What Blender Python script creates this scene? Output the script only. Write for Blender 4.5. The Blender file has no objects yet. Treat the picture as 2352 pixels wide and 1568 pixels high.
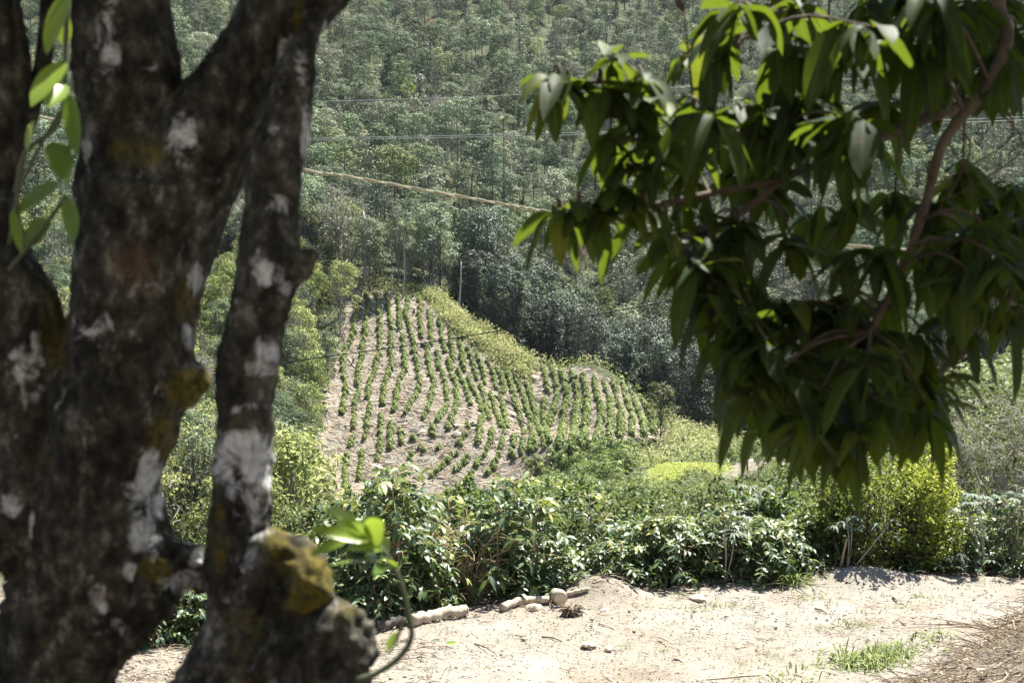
import bpy, math, random
import numpy as np
from mathutils import Vector, noise as mnoise

RNG = np.random.default_rng(7)
random.seed(7)
SC = bpy.context.scene
COL = SC.collection
PI = math.pi

# ------------------------------------------------------------------ camera model
PITCH = math.radians(4.0)
FPX = 1280.0
CP, SP = math.cos(PITCH), math.sin(PITCH)
K = 1024.0 / 2352.0                      # photo notes are kept on a 2352 px wide print


def slope(py):
    cy = (341.0 - py) / FPX
    return (cy * CP - SP) / (CP + cy * SP)


def P(dx, dy, y):
    """world point seen at print position (dx, dy), y metres ahead"""
    px, py = dx * K, dy * K
    cy = (341.0 - py) / FPX
    s = y / (CP + cy * SP)
    return np.array([(px - 512.0) / FPX * s, y, (cy * CP - SP) * s])


def mscale(y):
    """metres per print pixel at distance y"""
    return y * K / FPX


SUN = np.array([0.30, 0.38, 0.88]); SUN = SUN / np.linalg.norm(SUN)


def nrmz(a):
    return a / np.maximum(np.linalg.norm(a, axis=-1, keepdims=True), 1e-9)


def sstep(a, b, x):
    t = np.clip((x - a) / (b - a), 0, 1)
    return t * t * (3 - 2 * t)


# ------------------------------------------------------------------ terrain height
CTRL = [  # px, py (1024 frame), distance
    (-200, 575, 24), (100, 575, 24), (350, 575, 24), (600, 572, 24), (850, 572, 24), (1000, 570, 24), (1250, 570, 24),
    (-200, 570, 40), (150, 575, 40), (430, 572, 40), (650, 566, 40), (850, 556, 42), (1000, 530, 42), (1250, 500, 42),
    (150, 555, 62), (430, 556, 65), (600, 540, 70), (850, 520, 70), (1000, 480, 70), (1250, 440, 70),
    (-200, 470, 100), (200, 500, 100), (430, 535, 105), (620, 496, 108), (690, 486, 112), (850, 480, 105), (1000, 430, 105), (1250, 380, 105),
    (640, 468, 124), (720, 466, 124),
    (-200, 360, 140), (200, 420, 140), (320, 470, 153), (330, 500, 140), (430, 500, 147), (530, 478, 149), (553, 460, 153), (620, 447, 158),
    (325, 415, 168), (335, 360, 184), (345, 290, 203), (420, 298, 203), (430, 400, 172), (440, 350, 187), (500, 352, 191), (530, 381, 183),
    (600, 374, 184), (640, 408, 176), (660, 438, 168), (480, 440, 160), (560, 420, 169), (600, 415, 170),
    (720, 446, 170), (850, 420, 150), (1000, 380, 150), (1250, 330, 150),
    (560, 396, 212), (650, 424, 205), (720, 436, 205), (850, 360, 220), (1000, 320, 220),
    (-200, 250, 190), (200, 320, 185), (250, 250, 225), (400, 262, 228), (480, 300, 228), (600, 350, 245), (720, 350, 250), (850, 290, 270), (1000, 270, 270),
    (-200, 150, 270), (100, 200, 270), (250, 180, 290), (420, 190, 290), (560, 250, 290), (700, 270, 300), (850, 210, 330), (1020, 190, 330), (1250, 200, 330),
    (-200, 50, 380), (100, 90, 380), (300, 90, 385), (420, 100, 375), (600, 130, 385), (800, 130, 400), (1020, 110, 400), (1250, 110, 400),
    (-200, -60, 500), (100, -10, 490), (420, 0, 480), (650, 10, 500), (850, 10, 510), (1020, 10, 520), (1250, 10, 520),
    (-200, -200, 680), (300, -150, 660), (650, -140, 680), (1000, -140, 700), (1250, -140, 700),
]
_c = np.array(CTRL, float)
_ce = np.array([slope(p) for p in _c[:, 1]])
_cx = np.array([P(px / K, py / K, y)[0] for px, py, y in CTRL])
_cu = np.stack([_cx / _c[:, 2] * 4.0, 2.6 * np.log(_c[:, 2])], 1)


def _ker(d):
    return -np.sqrt(d * d + 0.02)


_n = len(CTRL)
_A = np.zeros((_n + 3, _n + 3))
_A[:_n, :_n] = _ker(np.linalg.norm(_cu[:, None] - _cu[None], axis=2)) - 0.01 * np.eye(_n)
_A[:_n, _n] = 1; _A[:_n, _n + 1:] = _cu
_A[_n:, :_n] = _A[:_n, _n:].T
_W = np.linalg.solve(_A, np.concatenate([_ce, [0, 0, 0]]))
_wav = RNG.uniform(-1, 1, (14, 3))


def far_z(x, y):
    yy = np.clip(y, 20, 720)
    u = np.stack([np.clip(x / np.maximum(y, 1), -0.62, 0.62) * 4.0, 2.6 * np.log(yy)], -1)
    d = np.linalg.norm(u[..., None, :] - _cu, axis=-1)
    e = _ker(d) @ _W[:_n] + _W[_n] + u @ _W[_n + 1:]
    z = e * y
    amp = sstep(205, 300, y) * 2.6 + 0.12 * sstep(30, 60, y)
    w = 0
    for k in range(14):
        f = 0.035 * 1.28 ** k
        w = w + np.sin(x * f * (0.4 + abs(_wav[k, 0])) + y * f * _wav[k, 1] + 9 * _wav[k, 2] * k) / (1 + 0.32 * k)
    return z + amp * w * 0.35


def back_edge(x):
    return np.interp(x, [-14, -5, -2, 1.1, 4, 7.7, 16], [14.3, 16.2, 17.6, 19.2, 19.7, 20.0, 20.8])


def near_z(x, y):
    yb = back_edge(x)
    z = np.where(y > 14.6, -5.2, -5.2 + (14.6 - y) * 0.315)
    z = np.where(y < 3.2, -5.2 + (14.6 - 3.2) * 0.315 + (3.2 - y) * 0.03, z)
    z = z - 0.5 * np.maximum(y - yb - 0.25, 0)
    z = z + 0.85 * np.maximum(-1.8 - y, 0)  # unseen slope behind the camera, raised to block sky light
    # brush bank to the right, small spoil mounds on the far verge
    m = sstep(3.7, 7.0, x - 0.30 * (y - 13.4)) * np.exp(-((y - 12.9) / 2.3) ** 2)
    z = z + 1.75 * m
    z = z + 0.24 * np.exp(-((x - 5.55) / 0.95) ** 2 - ((y - 19.75) / 0.45) ** 2)
    z = z + 0.30 * np.exp(-((x - 1.35) / 0.5) ** 2 - ((y - 19.0) / 0.4) ** 2)
    z = z + 0.02 * np.sin(x * 1.7 + y) + 0.015 * np.sin(x * 3.1 - y * 2.3)
    return z


def H(x, y):
    x = np.asarray(x, float); y = np.asarray(y, float)
    w = sstep(0.6, 7.0, y - back_edge(x))
    return near_z(x, y) * (1 - w) + far_z(x, y) * w


def hit(dx, dy, y0=8.0, y1=650.0):
    """terrain point under print position"""
    ys = np.exp(np.linspace(math.log(y0), math.log(y1), 1500))
    p = np.array([P(dx, dy, 1.0)])[0]
    xs, zs = p[0] * ys, p[2] * ys
    d = H(xs, ys) - zs
    i = int(np.argmax(d > 0))
    if d[i] <= 0:
        i = len(ys) - 1
    if i > 0:
        t = d[i - 1] / (d[i - 1] - d[i] + 1e-9)
        y = ys[i - 1] + (ys[i] - ys[i - 1]) * t
    else:
        y = ys[0]
    return np.array([p[0] * y, y, float(H(p[0] * y, y))])


def in_poly(x, y, poly):
    ins = np.zeros(np.shape(x), bool)
    n = len(poly)
    for i in range(n):
        x0, y0 = poly[i]; x1, y1 = poly[(i + 1) % n]
        c = ((y0 > y) != (y1 > y)) & (x < (x1 - x0) * (y - y0) / (y1 - y0 + 1e-12) + x0)
        ins ^= c
    return ins


def to_print(x, y, z):
    c = y * CP - z * SP
    return (512 + FPX * x / c) / K, (341 - FPX * (y * SP + z * CP) / c) / K


# ------------------------------------------------------------------ mesh helpers
class Geo:
    """collects vertices, faces and a per-vertex tint"""

    def __init__(s):
        s.V, s.F, s.T, s.A, s.n = [], [], [], [], 0

    def add(s, V, F, tint=0.5, tree=0.0):
        V = np.asarray(V, float).reshape(-1, 3)
        s.V.append(V)
        for f in (F if isinstance(F, list) else [F]):
            if len(f):
                s.F.append(np.asarray(f, np.int64) + s.n)
        s.T.append(np.broadcast_to(np.asarray(tint, float), (len(V),)))
        s.A.append(np.broadcast_to(np.asarray(tree, float), (len(V),)))
        s.n += len(V)
        return s

    def arrays(s):
        return np.concatenate(s.V), s.F, np.concatenate(s.T), np.concatenate(s.A)

    def mesh(s, name, mat, smooth=True, origin=None):
        V, F, T, A = s.arrays()
        if origin is not None:
            V = V - np.asarray(origin)
        me = bpy.data.meshes.new(name)
        me.vertices.add(len(V)); me.vertices.foreach_set('co', V.astype(np.float32).ravel())
        nl = sum(f.size for f in F); npol = sum(len(f) for f in F)
        me.loops.add(nl); me.polygons.add(npol)
        me.loops.foreach_set('vertex_index', np.concatenate([f.ravel() for f in F]).astype(np.int32))
        sizes = np.concatenate([np.full(len(f), f.shape[1]) for f in F])
        starts = np.concatenate([[0], np.cumsum(sizes)[:-1]])
        me.polygons.foreach_set('loop_start', starts.astype(np.int32))
        me.update(calc_edges=True)
        a = me.attributes.new('tint', 'FLOAT', 'POINT'); a.data.foreach_set('value', T.astype(np.float32))
        a = me.attributes.new('tree', 'FLOAT', 'POINT'); a.data.foreach_set('value', A.astype(np.float32))
        if smooth:
            me.polygons.foreach_set('use_smooth', np.ones(npol, bool))
        for m in (mat if isinstance(mat, (list, tuple)) else [mat]):
            me.materials.append(m)
        return me


def tube(g, pts, rad, sides=7, tint=0.5, jitter=0.0, cap=True, tree=0.0):
    pts = np.asarray(pts, float); n = len(pts)
    rad = np.broadcast_to(np.asarray(rad, float), (n,))
    tan = nrmz(np.gradient(pts, axis=0))
    ref = np.array([0.0, 0.0, 1.0]) if abs(tan[:, 2]).mean() < 0.75 else np.array([1.0, 0.0, 0.0])
    a = nrmz(np.cross(tan, ref)); b = np.cross(tan, a)
    th = np.arange(sides) * 2 * PI / sides
    r = rad[:, None] * (1 + (RNG.uniform(-jitter, jitter, (n, sides)) if jitter else 0))
    V = pts[:, None] + (a[:, None] * np.cos(th)[None, :, None] + b[:, None] * np.sin(th)[None, :, None]) * r[..., None]
    i = np.arange(n - 1)[:, None] * sides; j = np.arange(sides); j2 = (j + 1) % sides
    F = np.stack([i + j, i + j2, i + sides + j2, i + sides + j], -1).reshape(-1, 4)
    V = V.reshape(-1, 3); fs = [F]
    if cap:
        V = np.concatenate([V, pts[:1], pts[-1:]])
        c0, c1 = n * sides, n * sides + 1
        fs.append(np.concatenate([np.stack([np.full(sides, c0), j2, j], -1), np.stack([np.full(sides, c1), (n - 1) * sides + j, (n - 1) * sides + j2], -1)]))
    g.add(V, fs, tint, tree)


def curve(pts, m):
    """smooth resample through points (Catmull-Rom)"""
    p = np.asarray(pts, float)
    q = np.concatenate([2 * p[:1] - p[1:2], p, 2 * p[-1:] - p[-2:-1]])
    t = np.linspace(0, len(p) - 1 - 1e-6, m)
    i = t.astype(int); f = (t - i)[:, None]
    a, b, c, d = q[i], q[i + 1], q[i + 2], q[i + 3]
    return 0.5 * (2 * b + (c - a) * f + (2 * a - 5 * b + 4 * c - d) * f ** 2 + (3 * b - a - 3 * c + d) * f ** 3)


def leaves(g, pos, d, nrm, L, W, droop=0.3, rows=4, fold=0.18, tint=None, wide=0.45, wave=0.0, tree=0.0):
    """individual leaves: a folded, drooping blade each"""
    pos = np.asarray(pos, float).reshape(-1, 3); n = len(pos)
    if n == 0:
        return
    d = nrmz(np.broadcast_to(d, (n, 3))); nrm = np.broadcast_to(nrm, (n, 3))
    side = nrmz(np.cross(d, nrm)); nrm = np.cross(side, d)
    L = np.broadcast_to(L, (n,)); W = np.broadcast_to(W, (n,)); droop = np.broadcast_to(droop, (n,))
    t = np.linspace(0, 1, rows + 1)
    prof = np.maximum(np.power(np.maximum(t, 1e-4), wide * 1.5) * np.power(1 - t, 0.75), 0.0)
    prof = prof / prof.max(); prof[0] = 0.05; prof[-1] = 0.02
    c = pos[:, None] + d[:, None] * (L[:, None] * t)[..., None]
    c[..., 2] -= (droop * L)[:, None] * t ** 2
    hw = (W[:, None] * prof)[..., None] * 0.5
    up = nrm[:, None] * hw * fold * 2
    wv = 0
    if wave:
        wv = nrm[:, None] * (np.sin(t[None] * 14 + RNG.uniform(0, 6, (n, 1))) * W[:, None] * wave)[..., None]
    V = np.stack([c - side[:, None] * hw + up + wv, c, c + side[:, None] * hw + up - wv], 2)
    r = np.arange(rows)[:, None] * 3; s = np.arange(2)[None]
    F0 = np.stack([r + s, r + s + 1, r + s + 4, r + s + 3], -1).reshape(-1, 4)
    F = (np.arange(n)[:, None, None] * (rows + 1) * 3 + F0[None]).reshape(-1, 4)
    if tint is None:
        tint = RNG.random(n)
    T = np.repeat(np.broadcast_to(tint, (n,)), (rows + 1) * 3)
    TR = np.tile(np.array([0.0, 1.0, 0.0]), n * (rows + 1)) if np.isscalar(tree) and tree == 0.0 else np.repeat(np.broadcast_to(tree, (n,)), (rows + 1) * 3)
    g.add(V.reshape(-1, 3), F, T, TR)


def cards(g, pos, nrm, size, tint=None, ratio=0.55, tree=0.0):
    """leaf-sized bent diamonds for foliage seen from far away"""
    n = len(pos)
    if n == 0:
        return
    nrm = nrmz(nrm)
    a = nrmz(np.cross(nrm, RNG.normal(size=(n, 3)))); b = np.cross(nrm, a)
    s = np.broadcast_to(size, (n,))[:, None]
    V = np.stack([pos - a * s * 0.5, pos + b * s * ratio * 0.5 - nrm * s * 0.12, pos + a * s * 0.5, pos - b * s * ratio * 0.5 - nrm * s * 0.12], 1)
    F = np.arange(4 * n).reshape(n, 4)
    if tint is None:
        tint = RNG.random(n)
    g.add(V.reshape(-1, 3), F, np.repeat(np.broadcast_to(tint, (n,)), 4), np.repeat(np.broadcast_to(tree, (n,)), 4))


def unit(n):
    return nrmz(RNG.normal(size=(n, 3)))


# ------------------------------------------------------------------ object helpers
def tag(o, label=None, cat=None, group=None, kind=None):
    if label: o['label'] = label
    if cat: o['category'] = cat
    if group: o['group'] = group
    if kind: o['kind'] = kind
    return o


def obj(name, me, parent=None, loc=None):
    o = bpy.data.objects.new(name, me); COL.objects.link(o)
    if parent is not None: o.parent = parent
    if loc is not None: o.location = [float(v) for v in loc]
    return o


def thing(name, loc, label, cat, group=None):
    return tag(obj(name, None, None, loc), label, cat, group)


def copy_tree(o, parent=None):
    c = o.copy(); COL.objects.link(c)
    if parent is not None: c.parent = parent
    for ch in o.children:
        copy_tree(ch, c)
    return c


# ------------------------------------------------------------------ materials
def new_mat(name):
    m = bpy.data.materials.new(name); m.use_nodes = True
    nt = m.node_tree; nt.nodes.clear()
    out = nt.nodes.new('ShaderNodeOutputMaterial')
    return m, nt, out


def N(nt, t, **kw):
    n = nt.nodes.new(t)
    for k, v in kw.items():
        setattr(n, k, v)
    return n


def ramp(nt, fac, stops, interp='LINEAR'):
    r = N(nt, 'ShaderNodeValToRGB'); r.color_ramp.interpolation = interp
    el = r.color_ramp.elements
    while len(el) < len(stops):
        el.new(0.5)
    for e, (p, c) in zip(el, stops):
        e.position = p; e.color = (*c, 1) if len(c) == 3 else c
    if fac is not None:
        nt.links.new(fac, r.inputs[0])
    return r.outputs[0]


def mixc(nt, f, a, b, mode='MIX'):
    m = N(nt, 'ShaderNodeMix', data_type='RGBA', blend_type=mode)
    for sock, v in ((m.inputs[0], f), (m.inputs[6], a), (m.inputs[7], b)):
        if hasattr(v, 'is_linked') or isinstance(v, bpy.types.NodeSocket):
            nt.links.new(v, sock)
        elif isinstance(v, (int, float)):
            sock.default_value = v
        else:
            sock.default_value = (*v, 1)
    return m.outputs[2]


def noise(nt, scale, detail=4, rough=0.6, coord=None, dist=0.0):
    n = N(nt, 'ShaderNodeTexNoise'); n.inputs['Scale'].default_value = scale
    n.inputs['Detail'].default_value = detail; n.inputs['Roughness'].default_value = rough
    n.inputs['Distortion'].default_value = dist
    if coord is not None: nt.links.new(coord, n.inputs['Vector'])
    return n.outputs['Fac']


def math_n(nt, op, a, b=None):
    m = N(nt, 'ShaderNodeMath', operation=op)
    for i, v in enumerate((a, b)):
        if v is None: continue
        if isinstance(v, bpy.types.NodeSocket): nt.links.new(v, m.inputs[i])
        else: m.inputs[i].default_value = v
    return m.outputs[0]


def attr(nt, name):
    a = N(nt, 'ShaderNodeAttribute'); a.attribute_name = name
    return a.outputs['Fac']


def leaf_mat(name, tints, trees=None, rough=0.45, spec=0.5, trans=0.35, tcol=(0.16, 0.24, 0.03), tree_mix=0.68, rib=0.0, vr=(1.05, 0.5)):
    """leaf: colour by leaf tint, then by plant; gloss on top, light coming through"""
    m, nt, out = new_mat(name)
    t = attr(nt, 'tint')
    c = ramp(nt, t, tints)
    if trees:
        oi = N(nt, 'ShaderNodeObjectInfo')
        f = math_n(nt, 'FRACT', math_n(nt, 'ADD', oi.outputs['Random'], attr(nt, 'tree')))
        c = mixc(nt, tree_mix, c, ramp(nt, f, trees))
        v = math_n(nt, 'FRACT', math_n(nt, 'MULTIPLY', f, 7.31))
        v = math_n(nt, 'ADD', math_n(nt, 'MULTIPLY', v, vr[0]), vr[1])
        hsv = N(nt, 'ShaderNodeHueSaturation'); nt.links.new(c, hsv.inputs['Color']); nt.links.new(v, hsv.inputs['Value'])
        c = hsv.outputs[0]
    if rib:
        tc = N(nt, 'ShaderNodeTexCoord').outputs['Object']
        mt = ramp(nt, noise(nt, 34, 5, 0.7, tc), [(0.33, (0.72, 0.74, 0.7)), (0.6, (1.12, 1.1, 1.1))])
        c = mixc(nt, 1.0, c, mt, 'MULTIPLY')
        sp = ramp(nt, noise(nt, 21, 3, 0.6, tc), [(0.70, (0, 0, 0)), (0.74, (1, 1, 1))])
        c = mixc(nt, math_n(nt, 'MULTIPLY', sp, 0.8), c, (0.09, 0.055, 0.02))
        rf = ramp(nt, attr(nt, 'tree'), [(0.80, (0, 0, 0)), (0.97, (1, 1, 1))])
        c = mixc(nt, math_n(nt, 'MULTIPLY', rf, rib), c, (0.20, 0.24, 0.10))
    b = N(nt, 'ShaderNodeBsdfPrincipled'); nt.links.new(c, b.inputs['Base Color'])
    b.inputs['Roughness'].default_value = rough; b.inputs['Specular IOR Level'].default_value = spec
    tr = N(nt, 'ShaderNodeBsdfTranslucent')
    nt.links.new(mixc(nt, 0.5, c, tcol), tr.inputs['Color'])
    mx = N(nt, 'ShaderNodeMixShader'); mx.inputs[0].default_value = trans
    nt.links.new(b.outputs[0], mx.inputs[1]); nt.links.new(tr.outputs[0], mx.inputs[2])
    nt.links.new(mx.outputs[0], out.inputs[0])
    return m


def plain_mat(name, stops, scale=8.0, rough=0.85, bump=0.4, spec=0.2, detail=6, bscale=None, dist=0.02):
    m, nt, out = new_mat(name)
    tc = N(nt, 'ShaderNodeTexCoord').outputs['Object']
    c = ramp(nt, noise(nt, scale, detail, 0.65, tc), stops)
    b = N(nt, 'ShaderNodeBsdfPrincipled'); nt.links.new(c, b.inputs['Base Color'])
    b.inputs['Roughness'].default_value = rough; b.inputs['Specular IOR Level'].default_value = spec
    if bump:
        bp = N(nt, 'ShaderNodeBump'); bp.inputs['Strength'].default_value = bump; bp.inputs['Distance'].default_value = dist
        nt.links.new(noise(nt, bscale or scale * 4, 6, 0.7, tc), bp.inputs['Height']); nt.links.new(bp.outputs[0], b.inputs['Normal'])
    nt.links.new(b.outputs[0], out.inputs[0])
    return m


def tint_mat(name, stops, rough=0.85, spec=0.2):
    m, nt, out = new_mat(name)
    b = N(nt, 'ShaderNodeBsdfPrincipled')
    nt.links.new(ramp(nt, attr(nt, 'tint'), stops), b.inputs['Base Color'])
    b.inputs['Roughness'].default_value = rough; b.inputs['Specular IOR Level'].default_value = spec
    nt.links.new(b.outputs[0], out.inputs[0])
    return m


M = {}
FOREST = [(0.0, (0.050, 0.086, 0.046)), (0.18, (0.095, 0.135, 0.060)), (0.36, (0.145, 0.165, 0.105)), (0.50, (0.060, 0.102, 0.062)),
          (0.64, (0.195, 0.21, 0.135)), (0.74, (0.225, 0.205, 0.165)), (0.84, (0.225, 0.25, 0.080)), (0.93, (0.080, 0.122, 0.060)), (1.0, (0.25, 0.26, 0.205))]
M['darkforest'] = leaf_mat('shaded_forest_leaf', [(0, (0.022, 0.036, 0.022)), (0.6, (0.042, 0.062, 0.036)), (1, (0.095, 0.115, 0.07))], [(0, (0.030, 0.050, 0.030)), (0.5, (0.055, 0.075, 0.042)), (0.8, (0.036, 0.056, 0.038)), (1, (0.080, 0.090, 0.060))], rough=0.55, spec=0.2, trans=0.10, tcol=(0.06, 0.09, 0.03))  # forest leaf darkened: the gully's shade is put into the colour
M['forest'] = leaf_mat('forest_leaf', [(0, (0.048, 0.075, 0.042)), (0.5, (0.115, 0.150, 0.085)), (1, (0.27, 0.30, 0.19))], FOREST, rough=0.65, spec=0.08, trans=0.16, tcol=(0.11, 0.14, 0.05))
SUNNY = [(0.0, (0.17, 0.215, 0.055)), (0.35, (0.235, 0.25, 0.085)), (0.6, (0.14, 0.19, 0.06)), (0.8, (0.26, 0.25, 0.13)), (1.0, (0.23, 0.28, 0.06))]
M['sunny'] = leaf_mat('sunny_leaf', [(0, (0.060, 0.100, 0.030)), (0.55, (0.19, 0.24, 0.07)), (1, (0.42, 0.44, 0.15))], SUNNY, vr=(0.8, 0.62), rough=0.6, spec=0.10, trans=0.22, tcol=(0.19, 0.22, 0.05))
M['midgreen'] = leaf_mat('mid_leaf', [(0, (0.045, 0.075, 0.026)), (0.6, (0.115, 0.15, 0.052)), (1, (0.26, 0.28, 0.10))], [(0, (0.10, 0.14, 0.045)), (0.4, (0.15, 0.17, 0.06)), (0.7, (0.08, 0.12, 0.045)), (1, (0.17, 0.18, 0.09))], rough=0.55, spec=0.16, trans=0.33, tcol=(0.19, 0.23, 0.05), tree_mix=0.5)
M['greytwig'] = leaf_mat('grey_twig_leaf', [(0, (0.10, 0.095, 0.075)), (1, (0.19, 0.18, 0.15))], None, rough=0.7, spec=0.2, trans=0.2, tcol=(0.16, 0.15, 0.1))
M['redtree'] = leaf_mat('reddish_leaf', [(0, (0.13, 0.075, 0.05)), (1, (0.22, 0.15, 0.10))], None, rough=0.7, spec=0.2, trans=0.2, tcol=(0.2, 0.1, 0.05))
M['lemon'] = leaf_mat('lemon_leaf', [(0, (0.10, 0.16, 0.02)), (1, (0.20, 0.28, 0.04))], None, rough=0.6, spec=0.3, trans=0.4, tcol=(0.3, 0.35, 0.04))
M['palm'] = leaf_mat('palm_leaf', [(0, (0.06, 0.085, 0.05)), (1, (0.16, 0.19, 0.12))], None, rough=0.4, spec=0.5, trans=0.3, tcol=(0.15, 0.19, 0.05))
M['coffee'] = leaf_mat('coffee_leaf', [(0, (0.034, 0.068, 0.036)), (0.5, (0.075, 0.122, 0.052)), (0.8, (0.17, 0.22, 0.058)), (1, (0.34, 0.34, 0.10))], None, rough=0.45, spec=0.45, trans=0.28, tcol=(0.24, 0.32, 0.03), rib=0.4)
M['fieldcoffee'] = leaf_mat('field_coffee_leaf', [(0, (0.045, 0.085, 0.030)), (0.45, (0.12, 0.175, 0.046)), (1, (0.38, 0.41, 0.12))], None, rough=0.5, spec=0.28, trans=0.28, tcol=(0.20, 0.28, 0.03))
M['lime'] = leaf_mat('lime_leaf', [(0, (0.035, 0.055, 0.02)), (0.45, (0.085, 0.12, 0.028)), (0.7, (0.23, 0.28, 0.045)), (1, (0.42, 0.45, 0.07))], None, rough=0.5, spec=0.25, trans=0.36, tcol=(0.30, 0.36, 0.03))
M['bigleaf'] = leaf_mat('overhang_leaf', [(0, (0.014, 0.030, 0.013)), (0.55, (0.024, 0.047, 0.014)), (0.85, (0.055, 0.085, 0.018)), (1, (0.14, 0.15, 0.028))], None, rough=0.6, spec=0.16, trans=0.33, tcol=(0.26, 0.36, 0.015), rib=0.22)
M['shoot'] = leaf_mat('shoot_leaf', [(0, (0.07, 0.14, 0.025)), (1, (0.24, 0.34, 0.05))], None, rough=0.3, spec=0.5, trans=0.42, tcol=(0.32, 0.42, 0.03))
M['grass'] = leaf_mat('grass_blade', [(0, (0.10, 0.15, 0.04)), (0.7, (0.19, 0.24, 0.07)), (1, (0.36, 0.34, 0.17))], None, rough=0.5, spec=0.3, trans=0.4, tcol=(0.28, 0.34, 0.06))
M['meadow'] = leaf_mat('meadow_blade', [(0, (0.22, 0.28, 0.06)), (0.7, (0.36, 0.40, 0.10)), (1, (0.46, 0.43, 0.18))], None, rough=0.6, spec=0.2, trans=0.4, tcol=(0.34, 0.4, 0.05))
M['scrub'] = leaf_mat('scrub_leaf', [(0, (0.11, 0.14, 0.05)), (0.5, (0.26, 0.28, 0.11)), (1, (0.44, 0.43, 0.22))], None, rough=0.6, spec=0.2, trans=0.35, tcol=(0.28, 0.3, 0.06))
M['cassava'] = leaf_mat('cassava_leaf', [(0, (0.06, 0.10, 0.06)), (0.8, (0.11, 0.16, 0.10)), (1, (0.14, 0.08, 0.06))], None, rough=0.55, spec=0.2, trans=0.3, tcol=(0.2, 0.28, 0.05))
M['flower'] = tint_mat('white_blossom', [(0, (0.45, 0.42, 0.33)), (1, (0.75, 0.72, 0.62))])
M['woodbark'] = tint_mat('forest_bark', [(0, (0.05, 0.046, 0.038)), (0.75, (0.12, 0.11, 0.095)), (1, (0.30, 0.28, 0.25))])
M['palebark'] = tint_mat('pale_bark', [(0, (0.16, 0.145, 0.12)), (1, (0.36, 0.33, 0.28))])
M['darkbark'] = tint_mat('dark_bark', [(0, (0.05, 0.042, 0.034)), (1, (0.13, 0.11, 0.085))])
M['twig'] = tint_mat('tan_twig', [(0, (0.17, 0.13, 0.075)), (1, (0.42, 0.34, 0.20))])
M['greenstem'] = tint_mat('green_stem', [(0, (0.035, 0.045, 0.03)), (1, (0.15, 0.17, 0.085))], rough=0.5)
M['deadtwig'] = tint_mat('dead_twig', [(0, (0.09, 0.065, 0.045)), (0.6, (0.22, 0.17, 0.12)), (1, (0.42, 0.35, 0.26))])
M['berry'] = tint_mat('red_berry', [(0, (0.35, 0.04, 0.02)), (1, (0.5, 0.16, 0.04))], rough=0.3, spec=0.5)
M['branch'] = plain_mat('branch_bark', [(0.3, (0.045, 0.034, 0.026)), (0.7, (0.14, 0.108, 0.078))], 14, 0.8, 0.4)
M['log'] = plain_mat('weathered_log', [(0.3, (0.20, 0.16, 0.12)), (0.55, (0.42, 0.36, 0.28)), (0.75, (0.55, 0.48, 0.38))], 5, 0.85, 0.5)
M['cutwood'] = plain_mat('cut_wood', [(0.3, (0.50, 0.40, 0.27)), (0.7, (0.62, 0.52, 0.38))], 20, 0.8, 0.3)
M['charlog'] = plain_mat('charred_log', [(0.3, (0.025, 0.022, 0.02)), (0.7, (0.11, 0.095, 0.08))], 2, 0.85, 0.4)
M['rock'] = plain_mat('field_rock', [(0.3, (0.22, 0.18, 0.14)), (0.7, (0.42, 0.36, 0.29))], 3, 0.9, 0.5, dist=0.05)
M['stone'] = plain_mat('road_stone', [(0.3, (0.38, 0.31, 0.22)), (0.7, (0.55, 0.47, 0.36))], 9, 0.9, 0.4)
M['wire'] = tint_mat('cable_grey', [(0, (0.15, 0.15, 0.15)), (1, (0.45, 0.45, 0.44))], rough=0.5)
M['blackwire'] = tint_mat('cable_black', [(0, (0.015, 0.015, 0.016)), (1, (0.04, 0.04, 0.04))], rough=0.5)
M['rope'] = tint_mat('rope_yellow', [(0, (0.20, 0.19, 0.12)), (1, (0.50, 0.485, 0.36))], rough=0.8)
M['metal'] = tint_mat('insulator', [(0, (0.2, 0.2, 0.2)), (1, (0.4, 0.4, 0.4))], rough=0.4)


def ground_mat():
    m, nt, out = new_mat('valley_ground')
    tc = N(nt, 'ShaderNodeTexCoord').outputs['Object']
    c = ramp(nt, noise(nt, 0.25, 8, 0.7, tc), [(0.3, (0.020, 0.026, 0.014)), (0.5, (0.045, 0.055, 0.026)), (0.7, (0.09, 0.09, 0.05)), (0.85, (0.15, 0.13, 0.085))])
    near = ramp(nt, noise(nt, 9.0, 10, 0.8, tc), [(0.34, (0.045, 0.034, 0.024)), (0.47, (0.12, 0.097, 0.074)), (0.56, (0.21, 0.18, 0.145)), (0.68, (0.33, 0.295, 0.245))])
    sx = N(nt, 'ShaderNodeSeparateXYZ'); nt.links.new(tc, sx.inputs[0])
    mr = N(nt, 'ShaderNodeMapRange'); nt.links.new(sx.outputs['Y'], mr.inputs[0]); mr.inputs[1].default_value = 20.5; mr.inputs[2].default_value = 24
    c = mixc(nt, mr.outputs[0], near, c)
    b = N(nt, 'ShaderNodeBsdfPrincipled'); nt.links.new(c, b.inputs['Base Color']); b.inputs['Roughness'].default_value = 0.95
    b.inputs['Specular IOR Level'].default_value = 0.1
    bp = N(nt, 'ShaderNodeBump'); bp.inputs['Strength'].default_value = 0.6; bp.inputs['Distance'].default_value = 0.1
    nt.links.new(noise(nt, 6, 8, 0.7, tc), bp.inputs['Height']); nt.links.new(bp.outputs[0], b.inputs['Normal'])
    nt.links.new(b.outputs[0], out.inputs[0])
    return m


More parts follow.
